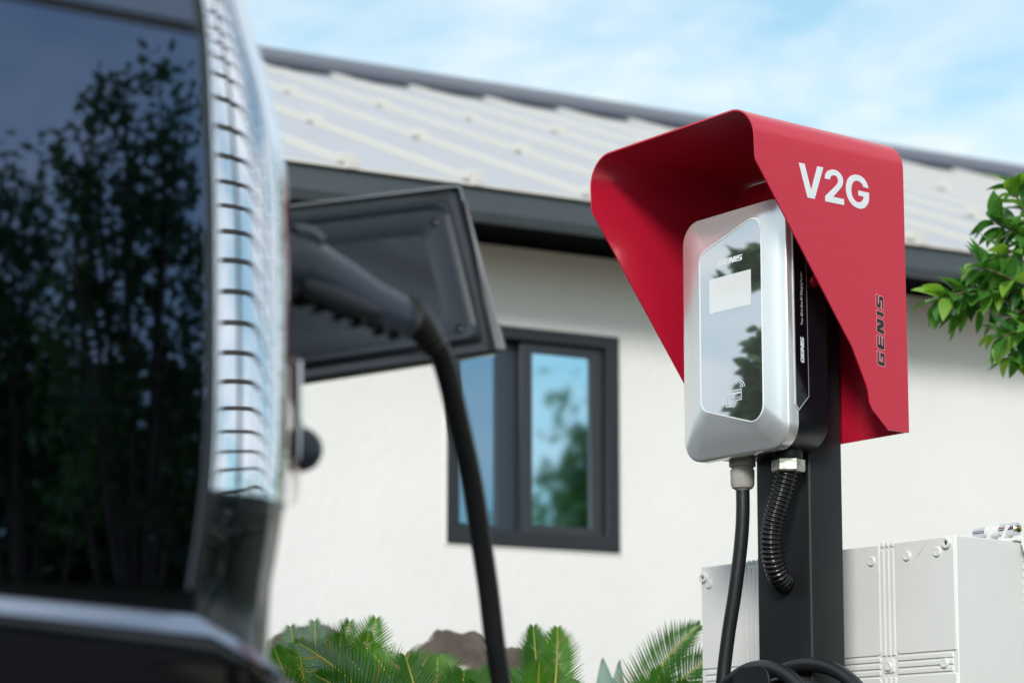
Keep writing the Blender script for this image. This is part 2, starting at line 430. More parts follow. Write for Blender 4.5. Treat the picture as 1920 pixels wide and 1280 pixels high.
    fr('window_trim', -.352, .360, .975+Z, 1.786+Z, (.0115, .0115, .0095, .0115), -.005, .02, M['stucco'], t)
    return t
house()

# ------------------------------------------------------------------ charger station: post, hood, charger
OA = Vector((.4015, 3.9, 1.1885+CAM_H)); AROT = R(-52.6)
def cf(name, label, cat, group=None): return empty(name, OA, AROT, label, cat, group)
def post():
    t = cf('charger_post', 'square dark grey steel post carrying the wall charger and red hood', 'post')
    z0 = -OA.z
    o = extrude('post', rrect(-.273, -.137, .250, .332, .006, 4), lambda a, b, h: (a, b, z0+.012+h), -z0-.10, M['post'], t, smooth=True)
    box('base_plate', (-.33, .20, z0+.02-.001), (-.08, .385, z0+.034), M['post'], t, .003)
    for a, b in ((-.31, .22), (-.10, .22), (-.31, .365), (-.10, .365)):
        disc('anchor_bolt', (a, b, z0+.03), (0, 0, 1), [(0, .009), (.018, .009), (.018, .005), (.03, .005)], M['zinc'], t, 6)
    # cable hook: drum on the front of the post with a rounded keeper plate
    h = disc('cable_hook', (-.195, .249, -1.0), (0, -1, 0), [(0, .055), (.085, .055)], M['post'], t, 28)
    extrude('keeper_plate', fillet([(-.240, -1.09), (-.150, -1.09), (-.150, -.911), (-.240, -.911)], [.02, .02, .026, .026], 8),
            lambda a, b, k: (a, .163-k, b), .004, M['post'], h, bev=.001)
    extrude('mounting_bracket', rrect(-.27, -.14, -.50, -.18, .01, 4), lambda a, b, k: (a, .2495-k, b), .0035, M['post'], t)
post()

def d0(z):
    P = [(.02, 0), (-.086, .004), (-.218, .103), (-.377, .223), (-.440, .256), (-.452, .260), (-.468, .262), (-.480, .268), (-.512, .306)]
    if z >= P[0][0]: return 0
    for (z1, a), (z2, b) in zip(P, P[1:]):
        if z >= z2: return a+(b-a)*(z1-z)/(z1-z2)
    return P[-1][1]
AL, AR, ZT, ZB, DB = -.432, .0, .010, -.5115, .357
def stroke_glyphs(): pass
GEN = {
 'G': [(1.3,1),(.25,1),(.06,.93),(0,.78),(0,.22),(.06,.07),(.25,0),(1.12,0),(1.26,.06),(1.3,.18),(1.3,.58),(.62,.58),(.62,.40),(.92,.40),(.92,.22),(.38,.22),(.38,.78),(1.3,.78)],
 'E': [(1.25,1),(.25,1),(.06,.93),(0,.78),(0,.22),(.06,.07),(.25,0),(1.25,0),(1.25,.20),(.42,.20),(.42,.39),(1.25,.39),(1.25,.60),(.42,.60),(.42,.79),(1.25,.79)],
 'N': [(0,0),(0,.80),(.06,.95),(.2,1),(.55,1),(.68,.93),(.97,.38),(.97,1),(1.37,1),(1.37,.18),(1.31,.05),(1.18,0),(.82,0),(.69,.07),(.40,.60),(.40,0)],
 'I': [(0,0),(0,1),(.42,1),(.42,0)],
 'S': [(1.25,1),(.24,1),(.06,.95),(0,.80),(0,.58),(.06,.44),(.22,.39),(.85,.39),(.85,.21),(0,.21),(0,0),(1.02,0),(1.19,.05),(1.25,.2),(1.25,.43),(1.19,.56),(1.02,.61),(.40,.61),(.40,.79),(1.25,.79)]}
def logo(f, h, total, m, parent, t=.0003, slant=.16, out=None):
    w = dict(G=1.3, E=1.25, N=1.37, I=.42, S=1.25); s = sum(w.values()); gap = (total/h-s)/4; x = 0
    for ch in 'GENIS':
        pts = [((x+a+slant*(b-.5))*h, b*h) for a, b in GEN[ch]]
        if out: extrude('letter_outline', offset_poly(pts, out[0]), f, t*.5, out[1], parent)
        extrude('letter', pts, f, t, m, parent)
        x += w[ch]+gap
def hood():
    t = cf('rain_hood', 'red folded steel rain hood marked V2G over the wall charger', 'hood')
    r = .056; prof = []
    zs = [ZB, -.500, -.490, -.480, -.474, -.468, -.460, -.452, -.446, -.440, -.41, -.377, -.33, -.27, -.218, -.16, -.12, -.086, -.07, -.055]
    for z in zs: prof.append((AL, z))
    for i in range(1, 15):
        a = R(180-90*i/14); prof.append((AL+r+r*math.cos(a), ZT-r+r*math.sin(a)))
    for k in range(1, 8): prof.append((AL+r+(AR-AL-2*r)*k/8, ZT))
    for i in range(0, 14):
        a = R(90-90*i/14); prof.append((AR-r+r*math.cos(a), ZT-r+r*math.sin(a)))
    for z in reversed(zs): prof.append((AR, z))
    th = .0028; cx = (AL+AR)/2
    vs = []; n = len(prof); nd = 10
    def inner(i):
        a, z = prof[i]; p, q = Vector(prof[max(0, i-1)]), Vector(prof[min(n-1, i+1)])
        e = (q-p).normalized(); return a+e.y*th, z-e.x*th
    for layer in (0, 1):
        for i, (a, z) in enumerate(prof):
            s = d0(z); aa, zz = (a, z) if layer == 0 else inner(i)
            for k in range(nd+1): vs.append((aa, s+(DB-s)*k/nd, zz))
    fs = []; S = n*(nd+1)
    for i in range(n-1):
        for k in range(nd):
            a = i*(nd+1)+k; fs.append((a, a+1, a+nd+2, a+nd+1)); fs.append((S+a, S+a+nd+1, S+a+nd+2, S+a+1))
        a = i*(nd+1); b = a+nd+1; fs.append((a, b, S+b, S+a)); fs.append((a+nd, S+a+nd, S+b+nd, b+nd))
    for i in (0, n-1):
        for k in range(nd):
            a = i*(nd+1)+k; fs.append((a, S+a, S+a+1, a+1))
    o = fix(mk('hood_shell', vs, fs, M['red'], t)); o.data.polygons.foreach_set('use_smooth', [True]*len(o.data.polygons)); o.data.set_sharp_from_angle(angle=R(40))
    bp = fillet([(AL+.004, ZB), (AR-.004, ZB), (AR-.004, ZT-.004), (AL+.004, ZT-.004)], [.003, .003, r-.004, r-.004], 8)
    extrude('back_plate', bp, lambda a, b, h: (a, DB-.006+h, b), .003, M['red'], t)
    # V2G on the right-hand side
    V = [(.1030,-.0758),(.1165,-.0755),(.1310,-.1188),(.1465,-.0748),(.1608,-.0745),(.1390,-.1330),(.1222,-.1330)]
    two = [(.1640,-.0932),(.1648,-.0862),(.1705,-.0788),(.1820,-.0742),(.1925,-.0742),(.2015,-.0782),(.2068,-.0845),(.2080,-.0912),(.2050,-.1000),(.1975,-.1080),(.1830,-.1222),(.2090,-.1220),(.2090,-.1325),(.1640,-.1330),(.1640,-.1240),(.1875,-.1035),(.1935,-.0975),(.1958,-.0925),(.1948,-.0878),(.1908,-.0842),(.1850,-.0840),(.1800,-.0860),(.1770,-.0890),(.1762,-.0930)]
    G = [(.2695,-.0932),(.2655,-.0842),(.2580,-.0770),(.2480,-.0738),(.2370,-.0740),(.2262,-.0780),(.2188,-.0850),(.2148,-.0945),(.2140,-.1055),(.2165,-.1150),(.2225,-.1240),(.2305,-.1298),(.2390,-.1322),(.2490,-.1328),(.2590,-.1295),(.2655,-.1230),(.2690,-.1170),(.2702,-.1090),(.2702,-.1010),(.2440,-.1010),(.2440,-.1100),(.2572,-.1100),(.2555,-.1150),(.2512,-.1198),(.2450,-.1220),(.2382,-.1215),(.2320,-.1175),(.2282,-.1110),(.2268,-.1022),(.2285,-.0942),(.2322,-.0882),(.2380,-.0845),(.2440,-.0842),(.2500,-.0860),(.2545,-.0893),(.2570,-.0930)]
    for L in (V, two, G): extrude('letter', L, lambda a, b, h: (AR+.0002+h, a, b), .0004, M['white_print'], t)
    f = lambda x, y, h: (AR+.0002+h, .3000-y, -.4015+x)
    logo(f, .0175, .122, M['black_print'], t, .0004, .16, (.0011, M['outline_print']))
    return t
hood()

def text_mesh(s, size, f, m, parent, name='printed_text', bold=0, t=0):
    cu = bpy.data.curves.new('printed_text', 'FONT'); cu.body = s; cu.size = size; cu.offset = bold; cu.resolution_u = 3
    tmp = bpy.data.objects.new('tmp', cu); col.objects.link(tmp)
    dg = bpy.context.evaluated_depsgraph_get(); dg.update()
    me = bpy.data.meshes.new_from_object(tmp.evaluated_get(dg)); bpy.data.objects.remove(tmp)
    xs = [v.co.x for v in me.vertices]; x0, x1 = min(xs), max(xs)
    for v in me.vertices: v.co = Vector(f(v.co.x-x0, v.co.y, 0, x1-x0))
    me.materials.clear(); me.materials.append(m)
    o = bpy.data.objects.new(name, me); col.objects.link(o); o.parent = parent; return o

def ribbon(name, pts, w, f, h, m, parent, closed=False):
    P = [Vector(p) for p in pts]; n = len(P); L = []; 
    for i in range(n):
        a = P[i-1] if (i or closed) else P[i]; b = P[(i+1) % n] if (i < n-1 or closed) else P[i]
        e1 = (P[i]-a); e2 = (b-P[i]); e1 = e1.normalized() if e1.length > 0 else e2.normalized(); e2 = e2.normalized() if e2.length > 0 else e1
        n1 = Vector((-e1.y, e1.x)); n2 = Vector((-e2.y, e2.x)); k = (n1+n2)/max(.4, 1+n1.dot(n2)); L.append(k*w/2)
    vs = [f(*(p+k), h) for p, k in zip(P, L)]+[f(*(p-k), h) for p, k in zip(P, L)]
    fs = [(i, (i+1) % n, (i+1) % n+n, i+n) for i in range(n if closed else n-1)]
    return mk(name, vs, fs, m, parent)

def charger():
    t = cf('ev_charger', 'silver wall charger with glossy grey display panel under the red hood', 'charger')
    n = 10
    x0, x1, z0, z1 = -.343, -.075, -.5455, -.108
    def ring(ins, d, rr=.042): return [(a, d, b) for a, b in rrect(x0+ins, x1-ins, z0+ins, z1-ins, max(.004, rr-ins), n)]
    # glass panel outline: right side taller than the left
    quad = [(-.1175, -.1345), (-.2735, -.1815), (-.2735, -.4585), (-.1175, -.5035)]
    def pan(off, d):
        P = offset_poly(quad, off); return [(a, d, b) for a, b in fillet(P, [.024+off, .022+off, .022+off, .026+off], n)]
    # front shell: rim, rounded edge, bevelled faces up to the panel
    rings = [ring(0, .1665), ring(0, .1465), ring(.0008, .1445), ring(.0026, .1430), ring(.006, .1420)]
    q0 = ring(.006, .1420); q1 = pan(.0035, .1245)
    for k in (.25, .5, .75, .94): 
        rings.append([tuple(Vector(a).lerp(Vector(b), k)+Vector((0, -.0022*math.sin(math.pi*k), 0))) for a, b in zip(q0, q1)])
    rings.append(pan(.0035, .1242))
    o = loft('front_shell', rings, M['silver'], t, (True, True), sharp=32)
    # bezel ring
    rg = [pan(.0030, .1241), pan(.0026, .1228), pan(.0008, .1224), pan(.0002, .1236)]
    loft('bezel', rg, M['bezel'], t, (False, False), sharp=40)
    P = fillet(quad, [.024, .022, .022, .026], n)
    g = extrude('display_panel', P, lambda a, b, h: (a, .1234+h, b), .0008, M['panel'], t)
    s = extrude('screen', [(-.2490, -.2905), (-.1430, -.2905), (-.1430, -.2300), (-.2490, -.2300)], lambda a, b, h: (a, .1232+h, b), .0004, M['screen'], t)
    ribbon('screen_edge', [(-.2490, -.2905), (-.1430, -.2905), (-.1430, -.2300), (-.2490, -.2300)], .0006, lambda a, b, h: (a, .12310, b), 0, M['bezel'], s, True)
    fr_ = lambda x, y, h: (-.2252+x, .1232-h, -.2095+y)
    logo(fr_, .0103, .0610, M['white_print'], g, .0002, .12)
    # card reader icon
    ox, oz = -.2085, -.4600
    def ci(x, y, h): return (ox+x*.001, .1231-h, oz+y*.001)
    W_ = M['white_print']
    ribbon('icon_card', [(9, 9), (9, 24), (38, 24), (38, 6), (24, 6)], 1.5, ci, .00010, W_, g)
    ribbon('icon_card', [(10, 18.6), (37.4, 18.6)], 2.4, ci, .00016, W_, g)
    ribbon('icon_hand', [(9, 19), (0, 11), (0, -3), (12, -3), (17, 3), (21, 9), (20, 13), (17, 12.5), (10, 6.5)], 1.4, ci, .00020, W_, g)
    ribbon('icon_hand', [(14, -1.5), (17, -5), (20, -4.6), (24, -1), (24.5, 5)], 1.3, ci, .00024, W_, g)
    ribbon('icon_hand', [(18.5, -3.5), (20.5, 2)], 1.0, ci, .00028, W_, g)
    for k, rr in enumerate((5.2, 9.6, 14)):
        ribbon('icon_wave', [(33+rr*math.cos(R(a)), 25.5+rr*math.sin(R(a))) for a in range(8, 88, 10)], 1.7, ci, .0001, W_, g)
    text_mesh('CARD', .0052, lambda x, y, h, w: (ox+.0235+x*.0135/w, .1229, oz+.0085+y), W_, g, 'icon_text')
    # rear body
    def rb(ins, d): return [(a, d, b) for a, b in rrect(x0+.007+ins, x1-.004-ins, z0+.004+ins, z1-.004-ins, .052-ins, n)]
    loft('rear_body', [rb(0, .1660), rb(0, .240), rb(.002, .2435), rb(.006, .2455)], M['body_dark'], t, (True, True), sharp=32)
    # gloss strip on the right-hand side with its silver outline
    sp = [(.1585, -.150), (.1860, -.150), (.1885, -.455), (.1660, -.4790), (.1600, -.4720)]
    f = lambda a, b, h: (x1+.0004+h, a, b)
    extrude('side_trim', offset_poly(sp, .0022), f, .0016, M['silver_rim'], t)
    st = extrude('side_strip', sp, lambda a, b, h: (x1+.0012+h, a, b), .0014, M['strip'], t)
    f = lambda x, y, h: (x1+.0027+h, .1790-y, -.3985+x)
    logo(f, .0078, .0440, M['white_print'], st, .0002, .14)
    text_mesh('Your All-in-One EV Charging Partner', .0075, lambda x, y, h, w: (x1+.0028, .1775-y, -.3330+x*.0935/w), W_, st)
    disc('key_lock', (x1+.0026, .1775, -.447), (1, 0, 0), [(0, .0042), (.0006, .0042), (.0006, .003), (.0001, .003), (.0001, .001)], M['body_dark'], st, 18)
    disc('indicator', (x1+.0026, .1700, -.190), (1, 0, 0), [(0, .0030), (.0006, .0026)], M['body_dark'], st, 16)
    b = disc('stop_button', (x1-.0045, .2075, -.2530), (1, 0, 0), [(0, .0165), (.003, .0165), (.0045, .0145), (.0045, .0125)], M['body_dark'], t, 28)
    disc('button_cap', (x1+.0000, .2075, -.2530), (1, 0, 0), [(0, .0105), (.0035, .0105), (.0065, .0092), (.0082, .005), (.0084, .001)], M['button'], b, 24)
    # gland under the charger
    c = (-.2475, .195, 0)
    gl = disc('cable_gland', c, (0, 0, -1), [(.540, .0235), (.556, .0235), (.557, .0195), (.561, .0195), (.562, .0215), (.588, .0208), (.594, .0185), (.597, .0130), (.598, .0125)], M['gland'], t, 12)
    return t
charger()

def conduit():
    t = cf('corrugated_conduit', 'black ribbed flexible conduit curling from under the charger into the post', 'conduit')
    ctr = (-.1450, .208)
    disc('hex_nut', (ctr[0], ctr[1], 0), (0, 0, -1), [(.5545, .0265), (.556, .0290), (.574, .0290), (.577, .0265)], M['zinc'], t, 6)
    disc('threaded_collar', (ctr[0], ctr[1], 0), (0, 0, -1), [(.538, .0255), (.5543, .0255)], M['post'], t, 24)
    P = smooth_path([(-.1450, .208, -.570), (-.157, .203, -.613), (-.172, .197, -.659), (-.178, .196, -.695), (-.182, .204, -.727), (-.187, .220, -.750), (-.196, .240, -.761), (-.211, .262, -.764)], 40)
    L = [0]
    for a, b in zip(P, P[1:]): L.append(L[-1]+(b-a).length)
    pitch = .0076; F = frames(P); rings = []
    seg = 20; N = int(L[-1]/pitch*9); j = 0
    for i in range(N+1):
        s = L[-1]*i/N
        while j < len(L)-2 and L[j+1] < s: j += 1
        u = (s-L[j])/max(1e-9, L[j+1]-L[j]); p = P[j].lerp(P[j+1], min(1, max(0, u))); _, nn, bb = F[j]
        ph = (s/pitch) % 1
        r = .0172+.0024*(math.sin(math.pi*min(1, ph/.68))**.6 if ph < .68 else -.25)
        rings.append([p+(nn*math.cos(2*math.pi*k/seg)+bb*math.sin(2*math.pi*k/seg))*r for k in range(seg)])
    loft('conduit_tube', rings, M['conduit'], t, sharp=60)
conduit()

def L2W(a, d, z):
    return OA+Matrix.Rotation(AROT, 3, 'Z') @ Vector((a, d, z))
def cable():
    t = empty('charging_cable', (0, 0, 0), 0, 'black charging cable hanging from the charger, looped on its hook and plugged into the car', 'cable')
    def path(pts, n=10): return smooth_path(pts, n)
    # from the gland down to the floor of the loop
    p = [(-.2475, .195, -.575), (-.2480, .195, -.64), (-.2530, .193, -.70), (-.2640, .188, -.78), (-.2760, .183, -.85), (-.2860, .178, -.93), (-.2900, .172, -1.02), (-.27, .165, -1.11), (-.21, .170, -1.16)]
    tube('cable_drop', [L2W(*q) for q in path(p)], .0122, M['rubber'], t, 16)
    # loops on the hook
    loops = [(-.190, -1.063, .152, .176, .150), (-.145, -1.078, .182, .2385, .170), (-.155, -1.092, .160, .205, .152), (-.15, -1.10, .150, .222, .146)]
    for a, z, ra, d, rz_ in loops:
        q = []
        for i in range(64):
            th = 2*math.pi*i/64; q.append(L2W(a+ra*math.cos(th), d+.004*math.sin(th*2+a*50), z+rz_*math.sin(th)*(1.0 if math.sin(th) > 0 else 1.45)))
        q.append(q[0]); tube('cable_loop', q, .0130, M['rubber'], t, 16)
    # long run: coil -> ground -> up to the car
    g = [L2W(-.21, .17, -1.16), L2W(-.30, .10, -1.50), L2W(-.36, .0, -1.90)]
    w = [g[0], g[1], Vector((g[2].x, g[2].y, .034)), Vector((.10, 3.55, .032)), Vector((.20, 3.2, .032)), Vector((.14, 2.95, .032)), Vector((.04, 2.86, .06))]
    up = [(958, 1560, 2.86), (950, 1400, 2.85), (940, 1290, 2.83), (927, 1200, 2.80), (915, 1100, 2.77), (900, 1000, 2.73), (884, 900, 2.68), (862, 800, 2.62), (838, 700, 2.56), (820, 650, 2.53), (802, 612, 2.50), (785, 590, 2.48)]
    w += [at(*q) for q in up]
    tube('cable_run', path(w), .0124, M['rubber'], t, 18)
    # plug: handle from the port to the strain relief
    hp = [(470, 505, 2.32), (520, 500, 2.34), (560, 500, 2.36), (600, 520, 2.38), (650, 545, 2.40), (700, 572, 2.42), (745, 590, 2.44), (770, 600, 2.455)]
    pw = [at(*q) for q in hp]; P = smooth_path(pw, 8)
    half = [62, 65, 67, 62, 56, 49, 43, 36]   # half heights in photograph pixels, in metres at that distance below
    def rr(u):
        k = u*(len(half)-1); i = min(int(k), len(half)-2); return (half[i]+(half[i+1]-half[i])*(k-i))/4577*2.4
    h = tube('plug', P, rr, M['plug'], t, 28, sx=1, sy=.62)
    # grip ribs under the handle
    F = frames(P); 
    for k in range(7):
        i = int(len(P)*(.28+.095*k)); p0 = P[i]; tt, nn, bb = F[i]; r = rr(i/(len(P)-1))
        c = p0-nn*(r*.965)
        tube('grip_rib', [c-bb*r*.42, c-bb*r*.2-nn*.002, c+bb*r*.2-nn*.002, c+bb*r*.42], .0030, M['seal'], h, 10)
    # side inlay of the grip
    ins = [at(*q)+Vector((0, -.033, 0)) for q in ((575, 545, 2.37), (620, 568, 2.385), (680, 592, 2.41), (720, 602, 2.425))]
    tube('grip_inlay', smooth_path(ins, 6), lambda u: .010*math.sin(math.pi*(.12+.8*u))+.002, M['seal'], h, 14, sy=.35)
    # release button on top
    bt = [at(*q)+Vector((0, -.01, 0)) for q in ((552, 446, 2.36), (575, 446, 2.37), (598, 462, 2.38))]
    tube('release_button', smooth_path(bt, 6), .010, M['plug'], h, 12)
    # strain relief
    sr = smooth_path([at(762, 590, 2.45), at(785, 605, 2.475), at(812, 645, 2.515)], 12)
    Fs = frames(sr); rings = []
    n = len(sr)
    for i, p in enumerate(sr):
        _, nn, bb = Fs[i]; u = i/(n-1); r = (.0200-.0050*u)*(1.0 if i % 4 < 2 else .90)
        rings.append([p+(nn*math.cos(2*math.pi*k/20)+bb*math.sin(2*math.pi*k/20))*r for k in range(20)])
    loft('strain_relief', rings, M['rubber'], t, sharp=60)
cable()

def cabinet():
    t = cf('utility_cabinet', 'pale grey moulded plastic cabinet with ribbed grooves beside the dark post', 'cabinet')
    m = M['abs']; zt = -.683; zb = -1.42; a0, a1 = -.646, .014; D = .45; E = .0028
    o = box('cabinet_body', (a0, D+E, zb), (a1, .622, zt), m, t, .0015)
    gz = [-.8835, -.8955, -.9075, -.9195]; gl = [-.514, -.502, -.490, -.478]; gr = [-.166, -.1543, -.1426, -.1309]
    gw = .0022
    def plate(name, x0, x1, z0, z1, rs):
        return extrude(name, fillet([(x0, z0), (x1, z0), (x1, z1), (x0, z1)], rs, 5), lambda a, b, h: (a, D+h, b), E+.001, m, t, bev=.0007)
    s = .0012
    # large raised fields
    for z0, z1, k in ((gz[0]+gw, zt-s, 0), (-1.40, gz[3]-gw, 1)):
        rb = .008
        for x0, x1, lft, rgt in ((a0+s*3, gl[0]-gw, 0, 1), (gl[3]+gw, gr[0]-gw, 1, 1), (gr[3]+gw, a1-s*3, 1, 0)):
            rs = [.0012]*4
            if k == 0:
                if lft: rs[0] = rb
                if rgt: rs[1] = rb
            else:
                if lft: rs[3] = rb
                if rgt: rs[2] = rb
            plate('raised_panel', x0, x1, z0, z1, rs)
    # ridges between grooves
    for g in (gl, gr):
        for i in range(3):
            plate('ridge', g[i]+gw, g[i+1]-gw, gz[0]+gw*.2, zt-.012, [.0008]*4)
            plate('ridge', g[i]+gw, g[i+1]-gw, -1.40, gz[3]-gw, [.0008]*4)
            plate('ridge', g[i]+gw*1.6, g[i+1]-gw*1.6, zt-.0055, zt+.0012, [.0006]*4)
    for i in range(3):
        for x0, x1 in ((a0+.011, gl[0]-.004), (gl[3]+.004, gr[0]-.004), (gr[3]+.004, a1-.012)):
            plate('ridge', x0, x1, gz[i+1]+gw, gz[i]-gw, [.0008]*4)
    for g in (gl, gr):
        plate('cross_pad', g[0]+.006, g[3]-.006, gz[3]+.006, gz[0]-.006, [.003]*4)
    def cap(a, z): 
        disc('cap', (a, D, z), (0, -1, 0), [(-.002, .0082), (.0028, .0082), (.0038, .0072), (.0038, .0056), (.0034, .0052)], m, t, 22)
    for a, z in ((-.0265, -.709), (-.098, -.710), (-.1845, -.712), (-.016, -.9035), (-.1485, -.902), (-.620, -.718), (-.496, -.902), (-.30, -.712)): cap(a, z)
    for a, z in ((-.0035, -.6955), (-.6345, -.7045)):
        b = disc('screw_boss', (a, D, z), (0, -1, 0), [(-.002, .0098), (.0045, .0098), (.0058, .0088), (.0058, .0048), (.0020, .0040)], m, t, 24)
        disc('screw_hole', (a, D, z), (0, -1, 0), [(.0008, .0039), (.0026, .0039)], M['hole'], b, 14)
    extrude('scratch', [(-.0520, -.6905), (-.0510, -.6898), (-.0740, -.7135), (-.0755, -.7150), (-.0725, -.7108)], lambda a, b, h: (a, D-.0002-h, b), .0002, M['gland'], t)
    # lid at the rear with ribs seen past the side face
    box('lid', (a0+.004, .6235, zb+.004), (a1-.006, .668, zt-.004), m, t, .002)
    z = zt-.016
    while z > -1.38:
        box('lid_rib', (a1-.0058, .632, z-.0022), (a1+.006, .662, z+.0022), m, t); z -= .0142
    # latch on the top edge
    b = box('latch_base', (-.075, .600, zt+.0002), (.018, .640, zt+.006), m, t, .0015)
    A_ = Vector((1, 0, 0))
    c = Vector((-.093, .624, zt+.0245))
    disc('latch_pin', c, A_, [(0, .0085), (.001, .0098), (.034, .0098), (.035, .0085)], M['chrome'], b, 24)
    disc('latch_barrel', c+Vector((.030, 0, 0)), A_, [(0, .0108), (.032, .0108)], m, b, 24)
    disc('latch_pin', c+Vector((.0625, 0, 0)), A_, [(0, .0098), (.001, .0112), (.036, .0112), (.0375, .0098)], M['chrome'], b, 24)
    disc('latch_screw', c+Vector((.1000, 0, 0)), A_, [(0, .0066), (.002, .0066), (.0035, .004)], M['brass'], b, 12)
    for a in (-.066, -.030):
        extrude('latch_cheek', [(a, zt), (a+.006, zt), (a+.026, zt+.030), (a+.019, zt+.033)], lambda x, y, h: (x, .612+h, y), .024, m, b, bev=.001)
    extrude('latch_lever', [(-.002, zt+.006), (.016, zt+.010), (.024, zt+.006), (.030, zt-.020), (.026, zt-.020), (.020, zt+.001), (-.002, zt+.001)], lambda x, y, h: (x, .614+h, y), .02, m, b, bev=.001)
    # steel legs down to the ground
    for a in (-.58, -.05):
        box('leg', (a-.02, .50, -OA.z+.002), (a+.02, .54, zb-.002), M['post'], t, .002)
cabinet()

# ------------------------------------------------------------------ car
VA = R(75); VR_ = Vector((math.sin(VA), math.cos(VA), 0)); VF = Vector((-math.cos(VA), math.sin(VA), 0))
def car():
    # frame: local x = across the tail (to the right), local y = forward, origin under the rear right corner
    base = at(545, 600, 2.15); base.z = 0
    t = empty('parked_car', base, math.pi/2-VA, 'glossy black car seen from its rear corner with the charging flap open', 'car')
    sil = Vector((1, .09, 0)).normalized()
    rr = .11
    inv = Matrix.Rotation(-(math.pi/2-VA), 3, 'Z')
    nl = inv @ sil                                  # silhouette normal in the local frame
    ctr0 = Vector((0, 0, 0))-nl*rr
    ts = R(17)                                      # the tail corner sweeps back by this much
    nr = Vector((math.sin(ts), -math.cos(ts))); ns = Vector((1, 0))
    raw = [(.90, -.021), (.956, -.020), (.993, -.0125), (1.04, -.003), (1.087, .0025), (1.18, .003), (1.275, .002), (1.355, .001), (1.42, -.006), (1.468, -.026), (1.51, -.044), (1.55, -.050), (1.60, -.060)]
    def lin(z):
        if z <= raw[0][0]: return raw[0][1]
        for (a, b), (c, d) in zip(raw, raw[1:]):
            if z <= c: return b+(d-b)*(z-a)/(c-a)
        return raw[-1][1]
    def du_(z): 
        w = [(math.exp(-(k/8)**2), lin(z+k*.006)) for k in range(-18, 19)]
        return sum(a*b for a, b in w)/sum(a for a, b in w)
    def dv_(z): return .016+.035*max(0, z-.97)
    H = [(.24, -.02, .12, 0), (.34, .0, .09, 0), (.50, .010, .065, 0), (.70, .014, .040, 0), (.86, .012, .018, 0), (.920, .008, .0075, 0), (.952, .004, .0035, 0),
         (.9625, -.001, .0035, 0), (.9745, -.0135, .0158, 0)]
    CH = (len(H)-2, len(H)-1)
    H += [(.978+.018*k, du_(.978+.018*k), dv_(.978+.018*k), 0) for k in range(33)]
    H += [(1.58, -.10, .13, 0), (1.61, -.16, .22, 0), (1.63, -.27, .4, 0)]
    WID = 1.88; LEN = 4.5
    # corner curve: turns quickly at the seal, slowly over the broad face, then round into the flank
    NC = 40
    def corner_curve():
        segs = [(.005, 17), (.034, 3), (.095, 43), (.028, 10)]; tot = sum(a for a, _ in segs); pts = []; p = Vector((0, 0)); phi = -73.0; steps = 400
        raw_ = [(p.copy(), phi)]
        for L_, turn in segs:
            k = int(steps*L_/tot)+4
            for _ in range(k):
                phi += turn/k; n_ = R(phi); p = p+Vector((-math.sin(n_), math.cos(n_)))*(L_/k); raw_.append((p.copy(), phi))
        sil_ = min(raw_, key=lambda q: abs(q[1]+10))[0]
        idx = sorted(set([round(v*(len(raw_)-1)) for v in [0, .004, .01, .018, .026, .034]+[.05+.95*v/(NC-7) for v in range(NC-6)]]))
        return [(raw_[v][0]-sil_, raw_[v][1]) for v in idx]
    CV = corner_curve()
    def cw(z):
        w = [(math.exp(-(k/5)**2), cw0(z+k*.008)) for k in range(-10, 11)]
        return sum(a*b for a, b in w)/sum(a for a, _ in w)
    def cw0(z):   # how wide the corner face is at each height
        tb = [(.9, .96), (.978, .97), (1.06, 1.0), (1.38, 1.03), (1.43, .95), (1.475, .72), (1.53, .62), (1.7, .6)]
        if z <= .9: return .96
        for (a, b), (c, d) in zip(tb, tb[1:]):
            if z <= c: return b+(d-b)*(z-a)/(c-a)
        return .6
    def corner_at(du, dv, z):
        o2 = Vector((du/.966, dv+du/.966*math.tan(ts)))
        f = cw(z); o2 = o2+Vector((0, (1-f)*(-CV[0][0].x*math.tan(ts)+CV[0][0].y))); st = CV[0][0]*f+o2; xs = CV[-1][0].x*f+o2.x
        return o2, Vector((xs, st.y+(xs-st.x)*math.tan(ts)))
    def outline(du, dv, z):
        o2, Vc = corner_at(du, dv, z)
        cx = -WID/2+.02; half = Vc.x-cx; d2 = .50
        P = [(Vc.x, Vc.y), (Vc.x-d2, Vc.y-d2*math.tan(ts)), (cx-(half-d2), Vc.y-d2*math.tan(ts)), (cx-half, Vc.y),
             (cx-half, LEN-.5), (cx-half+.35, LEN-dv*2), (cx+half-.35, LEN-dv*2), (Vc.x, LEN-.5)]
        q = fillet(P, [.02, .5, .5, rr, .5, .4, .4, .5], 16)[17:]
        q = [tuple(c*cw(z)+o2) for c, _ in reversed(CV)]+q
        return [(x, y, z) for x, y in q]
    rings = []
    def ledge(i, z):   # the crease drops as it wraps round the corner
        return z
    for z, du, dv, _ in H: rings.append(outline(du, dv, z))
    # drop the bumper crease round the corner
    for ri, (z, *_r) in enumerate(H):
        if .88 < z < .98:
            w = 1-max(0, abs(z-.963)-.015)/.03
            if w <= 0: continue
            new = []
            for (x, y, zz) in rings[ri]:
                k = min(1, max(0, (x+.13)/.13)); k = k*k*(3-2*k); new.append((x, y, zz-.040*k*w**.5-.010*min(1,max(0,(x+.5)/.4))*w))
            rings[ri] = new
    # densify vertically
    def dens(r, m=4):
        out = []
        for i in range(len(r)-1):
            a, b = r[max(0, i-1)], r[i]; c, d = r[i+1], r[min(len(r)-1, i+2)]
            for k in range(m):
                u = k/m
                out.append([tuple(Vector(q).lerp(Vector(s), u)) for q, s in zip(b, c)])
        out.append(r[-1]); return out
    body = loft('body', rings, M['paint_car'], t, (True, True), sharp=180)
    tr_ = []
